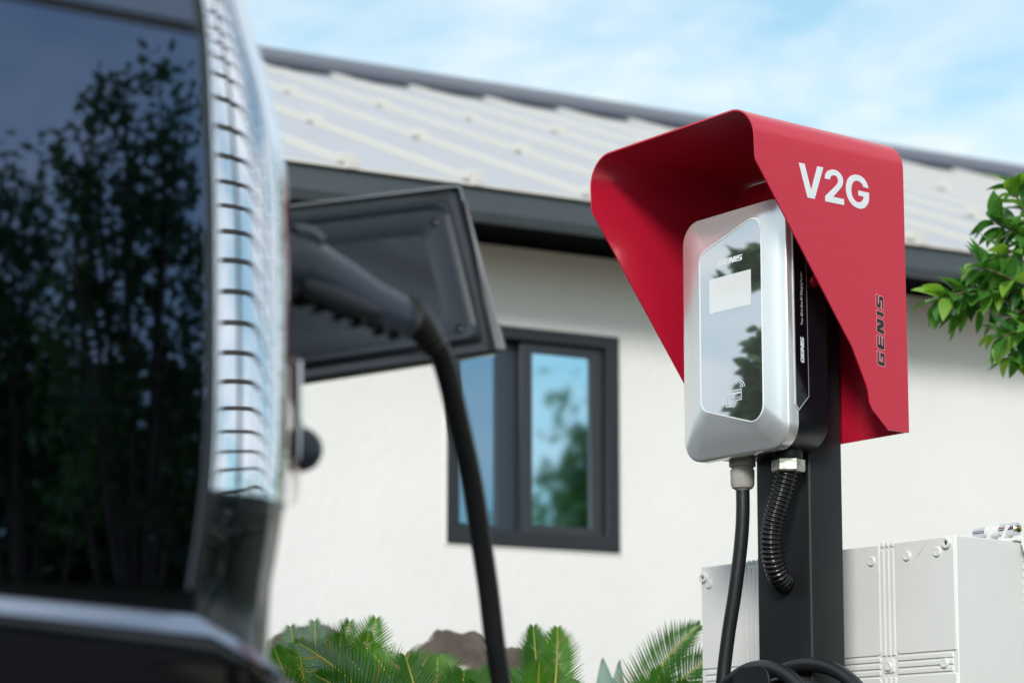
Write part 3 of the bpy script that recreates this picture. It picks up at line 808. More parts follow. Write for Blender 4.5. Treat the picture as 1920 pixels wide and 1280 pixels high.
    for i in CH: tr_.append([Vector(q) for q in rings[i]])
    cc = Vector((-WID/2, LEN/2, 0)); out = []
    for k, e in ((0, .0015), (0, .0035), (1, .0035), (1, .0015)):
        out.append([q+Vector(((1 if q.x > cc.x else -1)*.6 if abs(q.y-cc.y) < LEN*.45 else 0, -1 if q.y < cc.y else 1, .6)).normalized()*e for q in tr_[k]])
    loft('ledge_sheen_strip', out, M['ledge_sheen'], t, (False, False), sharp=60)  # strip added over the bumper ledge to carry its sky reflection
    # mirror metal added over the black rounded corner so its reflection reads bright
    prs = []
    for z, du, dv, _ in H:
        if z < 1.062 or z > 1.57: continue
        o2, Vc = corner_at(du, dv, z)
        out = [Vector((*(c*cw(z)+o2), z))+Vector((math.cos(R(p_)), math.sin(R(p_)), 0))*(.0018 if 0 < k_ < len(CV)-1 else .0004) for k_, (c, p_) in enumerate(CV)]
        prs.append(out)
    loft('corner_mirror', prs, M['polished'], t, closed=False, sharp=180)
    # rear glass, its seal and the dark seam under the spoiler, each on the tail surface
    def surf(x, z, off):
        """point of the tail face (swept part) at local x and height z, moved out by off"""
        for (z0, u0, v0, _), (z1, u1, v1, _) in zip(H, H[1:]):
            if z0 <= z <= z1:
                k = (z-z0)/(z1-z0); du = u0+(u1-u0)*k; dv = v0+(v1-v0)*k; break
        o2, Vc = corner_at(du, dv, z)
        y = Vc.y+(x-Vc.x)*math.tan(ts)
        if x < Vc.x-.5: y = Vc.y-.5*math.tan(ts)
        return Vector((x, y, z))+Vector((nr.x, nr.y, 0))*off, (CV[0][0]*cw(z)+o2).x
    def patch(name, zs, x_right, x_left, off, m, par, th=.004, nx=16):
        rows = []
        for z in zs:
            xr = x_right(z); rows.append([surf(xr+(x_left-xr)*i/nx, z, off)[0] for i in range(nx+1)])
        back = [[p-Vector((nr.x, nr.y, 0))*th for p in r] for r in rows]
        n = nx+1; vs = [p for r in rows for p in r]+[p for r in back for p in r]; S = n*len(rows); fs = []
        for j in range(len(rows)-1):
            for i in range(nx):
                a = j*n+i; fs += [(a, a+1, a+n+1, a+n), (S+a, S+a+n, S+a+n+1, S+a+1)]
        for i in range(nx):
            a = i; b = (len(rows)-1)*n+i; fs += [(a, S+a, S+a+1, a+1), (b, b+1, S+b+1, S+b)]
        for j in range(len(rows)-1):
            a = j*n; b = a+nx; fs += [(a, a+n, S+a+n, S+a), (b, S+b, S+b+n, b+n)]
        o = fix(mk(name, vs, fs, m, par)); o.data.polygons.foreach_set('use_smooth', [True]*len(o.data.polygons)); o.data.set_sharp_from_angle(angle=R(30)); return o
    def xr(z):    # right-hand edge of the glass
        return surf(-.2, z, 0)[1]-.0105
    zg = [.981+.0485*i for i in range(11)]+[1.4705]
    gl = patch('rear_glass', zg, xr, -1.20, .004, M['car_glass'], t)
    patch('glass_seal', zg+[1.52], lambda z: xr(z)+.0095, -1.21, .0022, M['seal'], gl)
    patch('seal_lip', zg+[1.52], lambda z: xr(z)+.0035, -1.205, .0030, M['trim_grey'], gl)
    patch('spoiler_seam', [1.4712, 1.478], lambda z: xr(1.475), -1.20, .0062, M['seal'], gl)
    patch('spoiler', [1.4786, 1.50, 1.53], lambda z: xr(z)-.004, -1.20, .010, M['spoiler'], t)
    # bright strip and added red strip for the port surround edge, just forward of the corner
    o = loft('port_edge', [[at(px, py, D)-base for px, py, D in ((548, y, 2.20), (556+dx, y, 2.21), (566+dx, y, 2.24), (566+dx, y, 2.30), (548, y, 2.30))] for y, dx in ((668, -6), (674, 0), (760, 0), (860, -2), (936, -6), (945, -12))], M['lamp_red'], None, sharp=30)
    o.data.transform(inv.to_4x4()); o.parent = t
    o = loft('side_trim', [[at(px, py, D)-base for px, py, D in ((559, y, 2.205), (565+dx, y, 2.205), (567+dx, y, 2.235), (559, y, 2.235))] for y, dx in ((676, 0), (760, 0), (800, -1), (860, -3))], M['wheel'], None, sharp=30)
    o.data.transform(inv.to_4x4()); o.parent = t
    # charging flap, opened outwards; F(s, v, n): s across, v up, n towards the tail
    TL, TR, BR, BL = [at(*q)-base for q in ((462, 396, 2.60), (858, 348, 2.76), (940, 661, 2.76), (470, 733, 2.60))]
    TL, TR, BR, BL = [inv @ q for q in (TL, TR, BR, BL)]
    nrm = (TR-BL).cross(TL-BR).normalized()
    if nrm.y > 0: nrm = -nrm
    def Fp(s, v, n): return BL.lerp(BR, s).lerp(TL.lerp(TR, s), v)+nrm*n
    fl = empty('charge_flap', (0, 0, 0), 0, None, None); fl.parent = t
    fl = None
    def fring(a, b, c, d, r, n_, seg=6): return [Fp(x, y, n_) for x, y in rrect(a, b, c, d, r, seg)]
    outer = loft('charge_flap', [fring(0, 1, 0, 1, .012, -.012), fring(0, 1, 0, 1, .012, .004), fring(.004, .996, .004, .996, .014, .007), fring(.018, .982, .018, .982, .016, .010),
                                 fring(.026, .974, .030, .970, .016, .002), fring(.05, .945, .06, .935, .02, .001)], M['flap_edge'], t, sharp=40)
    o = loft('inner_liner', [fring(.055, .935, .07, .93, .03, .0015), fring(.06, .925, .085, .915, .04, .006), fring(.075, .905, .105, .895, .07, .0105), fring(.09, .888, .125, .875, .07, .0055),
                             fring(.10, .875, .14, .86, .07, .0058), fring(.16, .80, .24, .76, .05, .0058), fring(.182, .778, .27, .73, .05, .0005)], M['flap_plastic'], outer, sharp=60)
    for s, v in ((.83, .80), (.835, .17)):
        disc('flap_screw', Fp(s, v, .0055), nrm, [(0, .0055), (.0015, .0055), (.0022, .004), (.0008, .002)], M['seal'], outer, 16)
    v1 = [Fp(.962, .012, .0115), Fp(.992, .90, .0115), Fp(1.006, .90, .006), Fp(1.012, .012, .006), Fp(1.0005, .012, -.012), Fp(1.0005, .90, -.012), Fp(1.008, .90, -.012), Fp(1.014, .012, -.012)]
    b = fix(mk('flap_outer_lip', v1, [(0,1,2,3),(4,5,6,7),(0,1,5,4),(1,2,6,5),(2,3,7,6),(3,0,4,7)], M['lip'], outer)); bevel(b, .002)
    # inlet cap hanging below the port
    c = inv @ (at(562, 843, 2.27)-base); ax = inv @ Vector((.5, -.85, .1))
    cp = disc('inlet_cap', c, ax, [(-.012, .016), (-.009, .0205), (.004, .0215), (.010, .0195), (.013, .014), (.014, .006)], M['plug'], t, 28)
    tube('cap_strap', smooth_path([inv @ (at(*q)-base) for q in ((566, 815, 2.30), (556, 770, 2.31), (545, 700, 2.32), (535, 620, 2.34))], 6), .004, M['seal'], cp, 8)
    # rear details that show from the side: lamps, bumper trim, wheels, side windows
    global TAIL_GLASS
    rotm = Matrix.Rotation(math.pi/2-VA, 3, 'Z')
    TAIL_GLASS = (base+rotm @ surf(-.2, 1.2, .004)[0], (rotm @ Vector((math.tan(ts), -1, .035))).normalized())
    cx = -WID/2+.02
    box('tail_lamp', (cx-.62, -.165, 1.00), (cx-.18, -.135, 1.05), M['lamp_red'], t, .006)
    box('bumper_trim', (cx-.6, -.20, .36), (cx+.6, -.15, .50), M['seal'], t, .02)
    def wheel(x, y, sx):
        prof = [(-.11, .20), (-.11, .325), (-.09, .345), (.09, .345), (.11, .325), (.11, .20)]
        w = disc('wheel', (x, y, .345), (sx, 0, 0), prof, M['tyre'], t, 40)
        disc('rim', (x+sx*.02, y, .345), (sx, 0, 0), [(-.08, .2), (.075, .23), (.09, .235), (.085, .21), (.04, .19), (.05, .06), (.07, .05), (.07, .01)], M['wheel'], w, 30)
        for k in range(5):
            a = 2*math.pi*k/5; q = Vector((0, math.cos(a), math.sin(a)))
            tube('spoke', [Vector((x+sx*.075, y, .345))+q*.05, Vector((x+sx*.085, y, .345))+q*.2], .02, M['wheel'], w, 8)
    for y in (.82, 3.72):
        wheel(cx+WID/2-.10, y, 1); wheel(cx-WID/2+.10, y, -1)
    for s in (1, -1):
        X = cx+s*(WID/2)
        for y0, y1 in ((.55, 1.35), (1.42, 2.35), (2.42, 3.1)):
            pts = [(y0, 1.06), (y1, 1.06), (y1-.02, 1.43), (y0+.05, 1.43)]
            f = lambda a, b, h, X=X, s=s: (X+s*(.008+h)-s*max(0, (b-1.1))*.11, a, b)
            extrude('side_window', fillet(pts, .03, 4), f, .004, M['car_glass'], t)
    return t
car()
for o in [o for o in bpy.data.objects if o.name == 'charge_flap' and o.type == 'EMPTY']: bpy.data.objects.remove(o)
for o in bpy.data.objects:
    if o.name == 'charge_flap.001': o.name = 'charge_flap'

# ------------------------------------------------------------------ rocks
def rock(name, c, s, seed, label):
    bm = bmesh.new(); bmesh.ops.create_icosphere(bm, subdivisions=5, radius=1)
    for v in bm.verts:
        p = v.co.copy(); q = p*1.4+Vector((seed, seed*2, 0))
        k = 1+.30*noise.noise(q)+.16*noise.noise(q*2.3)+.07*abs(noise.noise(q*5))+.035*noise.noise(q*12)
        p = p*k; p = Vector((p.x*s[0], p.y*s[1], p.z*s[2])); v.co = p
    me = bpy.data.meshes.new(name); bm.to_mesh(me); bm.free(); me.materials.append(M['rock'])
    me.polygons.foreach_set('use_smooth', [True]*len(me.polygons))
    o = bpy.data.objects.new(name, me); col.objects.link(o); o.location = c; tag(o, label, 'rock', 'rocks in the bed along the house')
    return o
rock('rock', at(855, 1322, 5.9), (.155, .13, .17), 3.1, 'rough brown rock with pale lichen right of the dense palm fronds')
rock('rock', at(575, 1318, 6.1), (.20, .14, .165), 8.4, 'brown rock mostly hidden behind the left clump of palm fronds')
rock('rock', at(985, 1335, 5.7), (.13, .12, .13), 12.7, 'small rock low between the rough brown rock and the palm with two upright fronds')

# ------------------------------------------------------------------ cycads
def frond(parent, base, tip, bow, width, m, pitch=.0068, seed=0, vee=.5, first=.12, side=None, dens=1.0, droop=.0):
    r = random.Random(seed); B = Vector(base); T = Vector(tip); ax = T-B; L = ax.length
    side = Vector(side).normalized() if side is not None else Vector((r.uniform(-.3, .3), -1, .2)).normalized()
    up = (side-ax.normalized()*side.dot(ax.normalized())).normalized()      # the frond's upper face looks this way
    mid = (B+T)/2+bow
    pts = [B*(1-u)**2+mid*2*u*(1-u)+T*u*u for u in [i/24 for i in range(25)]]
    F = []; V = []; faces = []; mi = []
    # stalk
    for i, p in enumerate(pts):
        u = i/24; t = (pts[min(24, i+1)]-pts[max(0, i-1)]).normalized(); n = (up-t*up.dot(t)).normalized(); b = t.cross(n); F.append((t, n, b))
        w = .0048*(1-u)+.0011
        for k in range(4):
            a = math.pi/4+k*math.pi/2; V.append(p+(n*math.cos(a)+b*math.sin(a))*w)
    for i in range(24):
        for k in range(4):
            a = i*4+k; b_ = i*4+(k+1) % 4; faces.append((a, b_, b_+4, a+4)); mi.append(1)
    N = int(L*1.05/pitch)
    for j in range(N):
        u = first+(1-first)*(j+.5)/N; k = u*24; i = min(23, int(k)); f = k-i
        p = pts[i].lerp(pts[i+1], f); t, n, b = F[i]
        ll = width*(math.sin(math.pi*min(1, .18+.80*u))**.55)*(1-.35*max(0, u-.75)/.25)*r.uniform(.9, 1.08)
        sweep = .55+.75*u**2
        for s in (1, -1):
            d = (b*s+t*sweep+n*vee*r.uniform(.8, 1.2)).normalized()
            w = .0027*r.uniform(.85, 1.2)
            wd = (t-d*t.dot(d)).normalized()*w
            nn = d.cross(wd).normalized()
            m1 = p+d*ll*.5+nn*ll*.02*s; e = p+d*ll-n*ll*droop+t*ll*.05
            c = len(V); V.extend([p-wd*.6, p+wd*.6, m1+wd, m1-wd, e+nn*.0005, m1+nn*.0012])
            faces += [(c, c+1, c+2, c+5), (c, c+5, c+3), (c+3, c+5, c+4), (c+5, c+2, c+4)]; dry = r.random(); mi += [0, 0]+([2, 2] if dry < .04 else [0, 0]) if dry > .01 else [2]*4
    O = B
    o = mk('frond', [v-O for v in V], faces, m, parent, smooth=True, mats=[M['rachis'], M['dry']])
    o.data.polygons.foreach_set('material_index', mi)
    o.location = B-parent.location
    return o
def cycad(c, D, fr, label, seed, width=.085):
    base = at(*c, D); t = empty('sago_palm', (base.x, base.y, 0.45), 0, label, 'palm', 'sago palms in the bed along the house')
    tube('trunk', smooth_path([Vector((0, 0, -.1)), Vector((0, .01, (base.z-.45)*.5)), Vector((0, 0, base.z-.45))], 8), lambda u: .075-.02*u+.008*math.sin(u*60), M['bark'], t, 12)
    for k, (tx, ty, dD, bow, mi, w) in enumerate(fr):
        tip = at(tx, ty, D+dD); b = base+Vector((rnd.uniform(-.02, .02), rnd.uniform(-.02, .02), rnd.uniform(-.02, .02)))
        frond(t, b, tip, Vector((bow[0], bow[1], bow[2])), w or width, FROND[mi], seed=seed*50+k, pitch={1: .0100, 2: .0088, 3: .0066, 4: .0080}[seed])
    return t
def fan(n, seed, cx, spread, ytop, ylow, mis=(0, 1, 1, 0, 2)):
    r = random.Random(seed); out = []
    for i in range(n):
        u = (i+.5)/n*2-1
        out.append((cx+spread*u+r.uniform(-12, 12), ytop+(ylow-ytop)*abs(u)**1.6+r.uniform(-12, 25), r.uniform(-.22, .22), (u*-.015, r.uniform(-.03, .03), .05+.05*abs(u)), r.choice(mis), r.uniform(.075, .10)))
    return out
Z3 = (0, 0, .02)
cycad((620, 1430), 4.9, [(545, 1175, .1, (-.02, 0, .03), 2, .075), (590, 1165, .15, (0, 0, .03), 2, .08), (655, 1165, .05, (.0, 0, .02), 0, .085), (705, 1160, .0, (.02, 0, .03), 1, .085), (690, 1185, -.1, (.03, 0, .03), 1, .08),
      (515, 1215, -.05, (-.03, 0, .04), 0, .08), (500, 1290, -.2, (-.04, 0, .05), 0, .09), (760, 1240, .1, (.04, 0, .06), 2, .08), (560, 1200, -.12, (-.02, 0, .05), 1, .08), (470, 1340, -.2, (-.02, -.05, .06), 0, .09), (640, 1190, -.15, (0, 0, .03), 0, .09), (740, 1260, -.1, (0, 0, .05), 0, .08)],
      'dense green sago palm fanning out beside the car bumper', 1)
cycad((800, 1470), 4.6, [(560, 1205, -.1, (.03, 0, .05), 2, .09), (590, 1265, -.15, (0, 0, .06), 0, .09), (650, 1230, .0, (0, 0, .05), 0, .085), (700, 1225, .12, (0, 0, .05), 1, .085), (760, 1230, .0, (0, 0, .04), 0, .09), (820, 1232, .1, (.02, 0, .04), 1, .09), (870, 1262, .0, (.04, 0, .05), 0, .09), (905, 1290, -.1, (.05, 0, .06), 0, .085), (620, 1300, -.25, (0, 0, .05), 0, .09), (940, 1250, .2, (.02, 0, .05), 0, .07)],
      'low sago palm with arching comb-like fronds in front of the brown rock', 2)
cycad((1018, 1420), 4.7, [(1000, 1175, .05, (-.008, 0, .01), 0, .070), (1045, 1178, .02, (.012, 0, .01), 1, .070), (950, 1262, .1, (-.02, 0, .04), 0, .06), (1075, 1275, .1, (.02, 0, .04), 0, .05), (1012, 1240, -.1, (0, -.02, .01), 1, .055)],
      'sago palm with two upright fronds in a V right of the charging cable', 3)
cycad((1185, 1450), 4.95, [(1312, 1172, .05, (-.05, 0, .045), 0, .085), (1345, 1225, -.05, (-.04, 0, .05), 0, .085), (1240, 1255, .0, (-.01, 0, .03), 1, .07), (1380, 1300, -.1, (-.02, 0, .06), 0, .09), (1290, 1280, -.15, (0, 0, .05), 0, .08)],
      'sago palm whose arching fronds reach behind the pale grey cabinet', 4)
def agave(c, D, tips, label):
    base = at(*c, D); t = empty('agave', (base.x, base.y, .5), 0, label, 'plant')
    for k, (tx, ty, w) in enumerate(tips):
        T = at(tx, ty, D); n = 10; V = []; Fs = []
        for i in range(n+1):
            u = i/n; p = base.lerp(T, u)+Vector((0, -.03*math.sin(math.pi*u), 0)); ww = w*math.sin(math.pi*(.25+.75*u))**.8 if u < 1 else .001
            V += [p+Vector((-ww, -.004, 0)), p+Vector((0, .008, 0)), p+Vector((ww, -.004, 0))]
        S = len(V); V += [v+Vector((0, .004, 0)) for v in V]
        for i in range(n):
            for j in (0, 1): a = i*3+j; Fs += [(a, a+1, a+4, a+3), (S+a, S+a+3, S+a+4, S+a+1)]
            for j in (0, 2): a = i*3+j; Fs.append((a, a+3, S+a+3, S+a))
        o = fix(mk('leaf', [v-t.location for v in V], Fs, M['agave'], t, True))
agave((1145, 1420), 5.3, [(1130, 1232, .030), (1162, 1236, .022), (1100, 1280, .028), (1190, 1275, .025), (1145, 1285, .03)], 'pale blue-green broad-leaved plant between two sago palms')

# ------------------------------------------------------------------ citrus tree
def leaf_mesh(L, w, curl, fold, m):
    n = 6; V = []; Fs = []
    for i in range(n+1):
        u = i/n; ww = w*(math.sin(math.pi*(.06+.94*u)**.85))**.9 if 0 < i < n else .0006
        z = -curl*u*u*L; V += [(u*L, -ww, z+fold*ww), (u*L, 0, z), (u*L, ww, z+fold*ww)]
    for i in range(n):
        for j in (0, 1): a = i*3+j; Fs.append((a, a+3, a+4, a+1))
    me = bpy.data.meshes.new('leaf'); me.from_pydata(V, [], Fs); me.materials.append(m); me.polygons.foreach_set('use_smooth', [True]*len(me.polygons)); return me
def citrus():
    root = Vector((1.55, 5.3, .02))
    t = empty('citrus_tree', root, 0, 'green citrus tree whose leafy branches reach in right of the red hood', 'tree')
    D = 5.1
    tr = [root, root+Vector((.02, 0, .6)), root+Vector((-.01, .02, 1.2)), root+Vector((.05, 0, 1.75)), root+Vector((.0, .05, 2.3))]
    tube('trunk', [p-root for p in smooth_path(tr, 8)], lambda u: .055*(1-.7*u)+.004*math.sin(u*40), M['bark'], t, 12)
    meshes = [leaf_mesh(1, .24, .18, .5, LEAF[i]) for i in (0, 0, 1, 1, 2)]+[leaf_mesh(1, .27, .05, .3, LEAF[1]), leaf_mesh(1, .25, .3, .6, LEAF[3]), leaf_mesh(1, .22, .1, .45, LEAF[3])]
    r = random.Random(11)
    branches = [
        [(2060, 620, .1), (1990, 560, .05), (1900, 545, 0), (1840, 545, -.02), (1790, 552, -.03), (1752, 566, -.03)],
        [(1990, 560, .05), (1940, 600, 0), (1905, 640, 0), (1895, 672, 0)],
        [(2050, 540, .1), (1985, 480, .05), (1925, 440, .0), (1880, 425, 0), (1862, 412, 0)],
        [(1985, 480, .05), (1930, 410, .0), (1905, 365, .0), (1903, 345, 0)],
        [(1940, 550, 0), (1890, 520, -.05), (1850, 505, -.05), (1828, 498, -.05)],
        [(1880, 548, 0), (1830, 580, .04), (1800, 585, .04), (1780, 590, .04)],
        [(2010, 590, .0), (1950, 620, -.05), (1900, 625, -.05), (1868, 632, -.05)],
        [(1925, 440, .0), (1900, 470, -.04), (1880, 480, -.04)],
        [(2040, 500, .1), (1990, 420, .1), (1960, 370, .1), (1925, 345, .1)],
        [(1990, 600, .1), (1950, 570, .1), (1905, 590, .08), (1870, 590, .08)],
        [(1990, 520, .12), (1950, 500, .12), (1905, 520, .1), (1880, 515, .1)]]
    count = 0
    for bi, b in enumerate(branches):
        P = smooth_path([at(x, y, D+d)-root for x, y, d in b], 8)
        if bi in (0, 2): P = [P[0]+Vector((.1, .0, -.12))]+P
        tube('branch', P, (lambda u: .0055*(1-u)+.0016) if bi in (0, 2) else (lambda u: .0035*(1-u)+.0012), M['twig'], t, 7)
        L = sum((b_-a).length for a, b_ in zip(P, P[1:])); n = int(L/.0086)+6
        for k in range(n):
            u = (k+.3)/n; u = .06+.94*u; i = min(len(P)-2, int(u*(len(P)-1))); p = P[i].lerp(P[i+1], u*(len(P)-1)-i)
            tdir = (P[i+1]-P[i]).normalized(); a = k*2.4+r.uniform(-.5, .5)
            o1 = tdir.orthogonal().normalized(); o2 = tdir.cross(o1)
            d = (tdir*r.uniform(.3, 1.0)+(o1*math.cos(a)+o2*math.sin(a))*1.0+Vector((0, 0, -.12))).normalized()
            me = r.choice(meshes if u < .75 else meshes[2:6])
            o = bpy.data.objects.new('leaf', me); col.objects.link(o); o.parent = t
            s = r.uniform(.046, .072); nrm = Vector((r.uniform(-.5, .5), r.uniform(-.7, .3), 1)).normalized()
            y = nrm.cross(d).normalized(); z = d.cross(y)
            o.matrix_local = Matrix.Translation(p+d*.004) @ Matrix((d, y, z)).transposed().to_4x4() @ Matrix.Diagonal((s, s, s, 1))
            count += 1
    # the rest of the crown, out of the picture to the right: one joined mass
    V = []; Fs = []; src = meshes[2]; sv = [v.co.copy() for v in src.vertices]; sf = [tuple(p.vertices) for p in src.polygons]
    for k in range(2600):
        v = Vector((r.gauss(0, 1), r.gauss(0, 1), r.gauss(0, 1))).normalized()*r.uniform(.55, 1)**.5
        c = Vector((.28+v.x*.62, .1+v.y*.7, 2.0+v.z*.75))
        if c.x+root.x < 1.2+.03*r.random(): continue
        w = c+root
        if w.x/w.y < .235: continue
        d = Vector((r.uniform(-1, 1), r.uniform(-1, 1), r.uniform(-.8, .4))).normalized(); nrm = Vector((r.uniform(-.5, .5), r.uniform(-.5, .5), 1)).normalized()
        y = nrm.cross(d).normalized(); z = d.cross(y); s = r.uniform(.045, .07); q = len(V)
        V += [c+(d*a.x+y*a.y+z*a.z)*s for a in sv]; Fs += [tuple(i+q for i in f) for f in sf]
    o = mk('crown', V, Fs, LEAF[1], t, True); tag(o, kind='stuff')
    return count
citrus()

# ------------------------------------------------------------------ surroundings seen in the reflections
def tree(c, h, rad, seed, label, nleaf=3800, leaf=.11, col_='treeleaf'):
    r = random.Random(seed); c = Vector(c)
    t = empty('broadleaf_tree', c, 0, label, 'tree', 'trees round the court behind the camera')
    tube('trunk', smooth_path([Vector((0, 0, -.05)), Vector((.1, .05, h*.25)), Vector((-.05, .1, h*.55)), Vector((.05, 0, h*.85))], 6), lambda u: .16*(1-.8*u)*h/6, M['bark'], t, 10)
    cl = []
    for k in range(16):
        a = r.uniform(0, 2*math.pi); zz = r.uniform(.28, .93); q = rad*(1.0-(max(0, zz-.45)/.55)**1.5*.75)*r.uniform(.25, .95)
        p = Vector((q*math.cos(a), q*math.sin(a), h*zz)); cl.append((p, rad*r.uniform(.28, .46), h*r.uniform(.07, .13)))
        tube('branch', smooth_path([Vector((0, .05, h*zz*.6)), p*.6+Vector((0, 0, h*zz*.33)), p], 4), lambda u: .05*(1-u)+.012, M['bark'], t, 6)
    V = []; Fs = []
    for k in range(nleaf):
        p, q, hz = r.choice(cl); d = Vector((r.gauss(0, .5), r.gauss(0, .5), r.gauss(0, .5)))
        x = p+Vector((d.x*q, d.y*q, d.z*hz*1.4)); u = Vector((r.uniform(-1, 1), r.uniform(-1, 1), r.uniform(-1, 1))).normalized(); w = u.orthogonal().normalized()
        s = leaf*r.uniform(.6, 1.5); b = len(V); V += [x-u*s, x+w*s*.5, x+u*s, x-w*s*.5]; Fs.append((b, b+1, b+2, b+3))
    o = mk('crown', V, Fs, M[col_], t); tag(o, kind='stuff')
def mirror_point(px, py, T):
    """where the line of sight to a point of the car's tail window goes after the mirror, T metres further on"""
    g0, gn = TAIL_GLASS; d = (at(px, py, 1)-Vector((0, 0, CAM_H))).normalized(); o = Vector((0, 0, CAM_H))
    h = o+d*((g0-o).dot(gn)/d.dot(gn)); r = d-2*d.dot(gn)*gn
    return h+r*T
def shoots(T, clumps, seed, label, n_per=1.0, leaf=.035, shift=0):
    """a tree made of upright leafy shoots; each clump = (x, top, bottom, half width)"""
    r = random.Random(seed); mids = [mirror_point(c[0], 1180, T) for c in clumps]; b = sum(mids, Vector())/len(mids); b.z = 0
    t = empty('broadleaf_tree', b, 0, label, 'tree', 'trees round the court behind the camera')
    tube('trunk', smooth_path([Vector((0, 0, -.05)), Vector((.05, .02, 1)), Vector((0, 0, 2.2))], 6), lambda u: .11*(1-.6*u), M['bark'], t, 10)
    V = []; Fs = []
    for px, y0, y1, hw in clumps:
        top = mirror_point(px, y0, T)-b; bot = mirror_point(px, y1, T)-b; w = hw/4577*(T+2.2); L = (top-bot).length
        off = Vector((r.uniform(-.2, .2), r.uniform(-.2, .2), 0))
        tube('branch', smooth_path([Vector((0, 0, min(2.0, bot.z*.5))), bot+off*.5, (bot+top)/2+off*.3, top], 5), lambda u: .013*(1-u)+.004, M['bark'], t, 6)
        n = int(n_per*(2*w*L)/(leaf*leaf*.9)*1.0)
        nod = [(r.random()**.9, r.uniform(-1, 1), r.uniform(-1, 1)) for _ in range(max(5, int(L*2*w/(.012))))]
        for k in range(n):
            u, a, c = r.choice(nod); prof = math.sin(math.pi*min(1, .10+.5*(1-u)+.12))**.8
            x = bot.lerp(top, u)+Vector((a*w*prof*.8+r.gauss(0, .05), a*w*prof*.6+c*w+r.gauss(0, .05), r.gauss(0, .07)))
            q = Vector((r.uniform(-1, 1), r.uniform(-1, 1), r.uniform(-1, 1))).normalized(); e = q.orthogonal().normalized(); z = leaf*r.uniform(.6, 1.4)
            m = len(V); V += [x-q*z, x+e*z*.45, x+q*z, x-e*z*.45]; Fs.append((m, m+1, m+2, m+3))
    o = mk('crown', V, Fs, M['treeleaf'], t); tag(o, kind='stuff'); return t
shoots(8.5, [(188, 112, 420, 24), (236, 150, 430, 34), (300, 140, 440, 26), (346, 185, 460, 24), (262, 215, 470, 40), (140, 235, 440, 30), (165, 330, 560, 46), (330, 290, 560, 44), (215, 400, 700, 60), (290, 430, 760, 60), (360, 420, 760, 50), (150, 520, 900, 60), (340, 620, 1000, 90), (240, 640, 1000, 90)], 41, 'tall tree of upright shoots behind the camera, mirrored in the car window', 1.7, .030)
shoots(9.6, [(12, 290, 520, 34), (48, 335, 560, 30), (80, 480, 700, 40), (20, 440, 850, 60), (70, 560, 950, 70), (-40, 380, 900, 60), (130, 640, 1000, 80)], 42, 'lower tree behind the camera, mirrored at the left of the car window', 2.0, .034)
def reflection_hedge():  # leaf mass put in to keep bright sky out of the lower reflection
    r = random.Random(9); a = mirror_point(-120, 1100, 10.5); b = mirror_point(420, 1100, 10.0); V = []; Fs = []
    for k in range(17000):
        p = a.lerp(b, r.uniform(-.4, 1.25)); p = Vector((p.x+r.gauss(0, .25), p.y+r.gauss(0, .25), 0)); p.z = r.uniform(.02, 3.5+.55*noise.noise(p*1.3)+.35*noise.noise(p*4))+r.gauss(0, .08); p.z = max(.02, p.z)
        q = Vector((r.uniform(-1, 1), r.uniform(-1, 1), r.uniform(-1, 1))).normalized(); e = q.orthogonal().normalized(); z = .065*r.uniform(.6, 1.4)
        m = len(V); V += [p-q*z, p+e*z*.5, p+q*z, p-e*z*.5]; Fs.append((m, m+1, m+2, m+3))
    tag(mk('hedge', V, Fs, M['treeleaf']), 'unseen dark hedge added behind the camera to darken the car window reflection', 'hedge', 'hedges round the court')
reflection_hedge()
tree((12.2, -.5, 0), 3.5, 1.6, 25, 'round tree beyond the trellis mirrored in the house window', 6000, .07)
tree((15.2, -.8, 0), 5.1, 1.3, 26, 'taller tree beyond the trellis mirrored in the house window', 6000, .08)
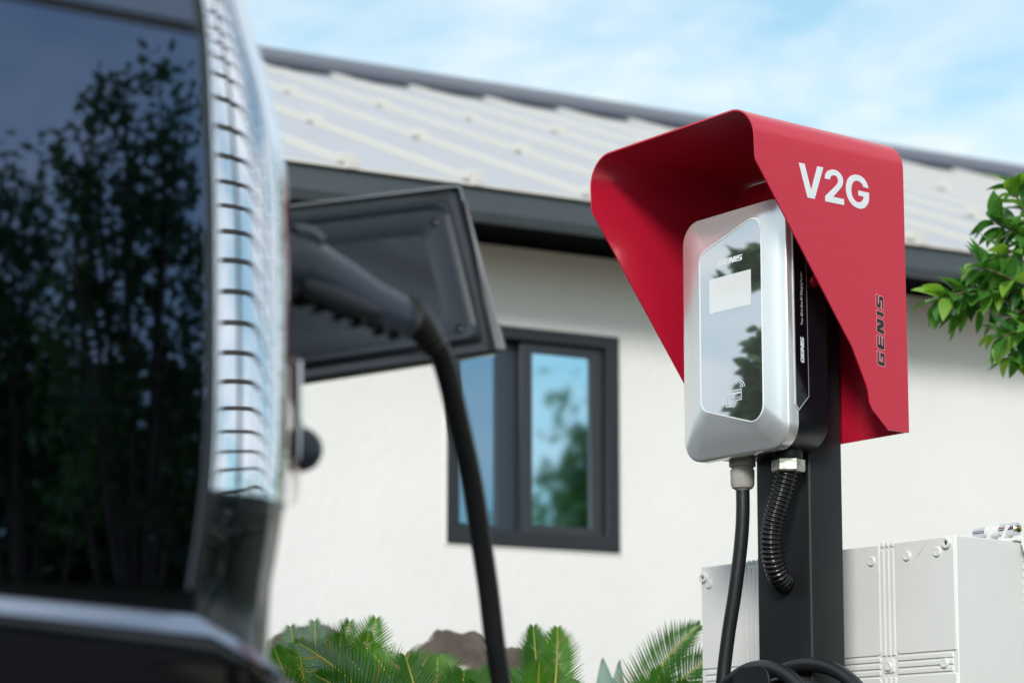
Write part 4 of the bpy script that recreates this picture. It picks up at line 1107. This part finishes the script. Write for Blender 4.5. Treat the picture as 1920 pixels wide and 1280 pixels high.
def reflection_leaves():  # invented leaf clumps, shaped to darken parts of the panel's reflection
    c = Vector((-.69, 4.20, -.03)); r = random.Random(3)
    t = empty('reflection_leaves', c, 0, 'unseen leaf clumps added to put dark shapes into the charger panel reflection', 'tree')
    tube('trunk', smooth_path([Vector((0, 0, -.02)), Vector((.01, .06, .8)), Vector((0, .05, 1.5)), Vector((0, .03, 2.05))], 6), lambda u: .008*(1-.75*u), M['bark'], t, 8)
    V = []; Fs = []
    me = leaf_mesh(1, .3, .15, .3, LEAF[0]); sv = [v.co.copy() for v in me.vertices]; sf = [tuple(p.vertices) for p in me.polygons]
    for cx, cy, cz, rx, rz_, n in ((0, .045, 1.73, .050, .115, 900), (.0, .058, 1.865, .014, .03, 40), (.0, .053, 2.045, .052, .034, 480), (0, .128, 1.995, .018, .006, 14), (0, .112, 1.72, .010, .016, 14), (0, .10, 1.45, .05, .12, 60)):
        for k in range(n):
            v = Vector((r.gauss(0, 1), r.gauss(0, 1), r.gauss(0, 1))).normalized()*r.random()**.4
            p = Vector((cx+v.x*rx, cy+v.y*rx, cz+v.z*rz_)); d = Vector((r.uniform(-1, 1), r.uniform(-1, 1), r.uniform(-1, .3))).normalized()
            nrm = Vector((r.uniform(-1, 1), r.uniform(-1, 1), .6)).normalized(); y = nrm.cross(d).normalized(); z = d.cross(y); q = r.uniform(.022, .045); b = len(V)
            V += [p+(d*a.x+y*a.y+z*a.z)*q for a in sv]; Fs += [tuple(i+b for i in f) for f in sf]
    o = mk('crown', V, Fs, LEAF[0], t, True); tag(o, kind='stuff')
reflection_leaves()

def trellis():
    A0 = Vector((2.90, .9, .02)); rot = R(87)
    t = empty('garden_trellis', A0, rot, 'brown timber trellis with long narrow openings right of the court, mirrored in the car corner', 'trellis')
    LN = 4.2
    for k in (0, .5, 1.0, 1.5, 2.0, 2.6, 3.3, 4.2): box('trellis_post', (k-.02, -.035, 0), (k+.02, .035, 3.45), M['timber'], t, .004)
    proto = None
    for j in range(27):
        if proto is None: proto = box('slat', (-.04, .0352, -.005), (LN+.04, .048, .005), M['timber'], t); o = proto
        else: o = proto.copy(); col.objects.link(o); o.parent = t
        o.location = (0, 0, 1.43+j*.075)
    r = random.Random(5); V = []; Fs = []
    for k in range(26000):
        h_ = r.uniform(-.3, 4.2); p = A0+Vector((math.cos(rot), math.sin(rot), 0))*h_+Vector((-math.sin(rot), math.cos(rot), 0))*(.42+r.uniform(-.25, .25)); p.z = max(.03, r.uniform(.03, 1.42)+r.gauss(0, .04))
        u = Vector((r.uniform(-1, 1), r.uniform(-1, 1), r.uniform(-1, 1))).normalized(); w = u.orthogonal(); q = r.uniform(.018, .036)
        b = len(V); V += [p-u*q, p+w*q*.5, p+u*q, p-w*q*.5]; Fs.append((b, b+1, b+2, b+3))
    o = mk('hedge', V, Fs, M['hedgeleaf']); tag(o, 'clipped green hedge along the foot of the timber trellis', 'hedge', 'hedges round the court')
trellis()
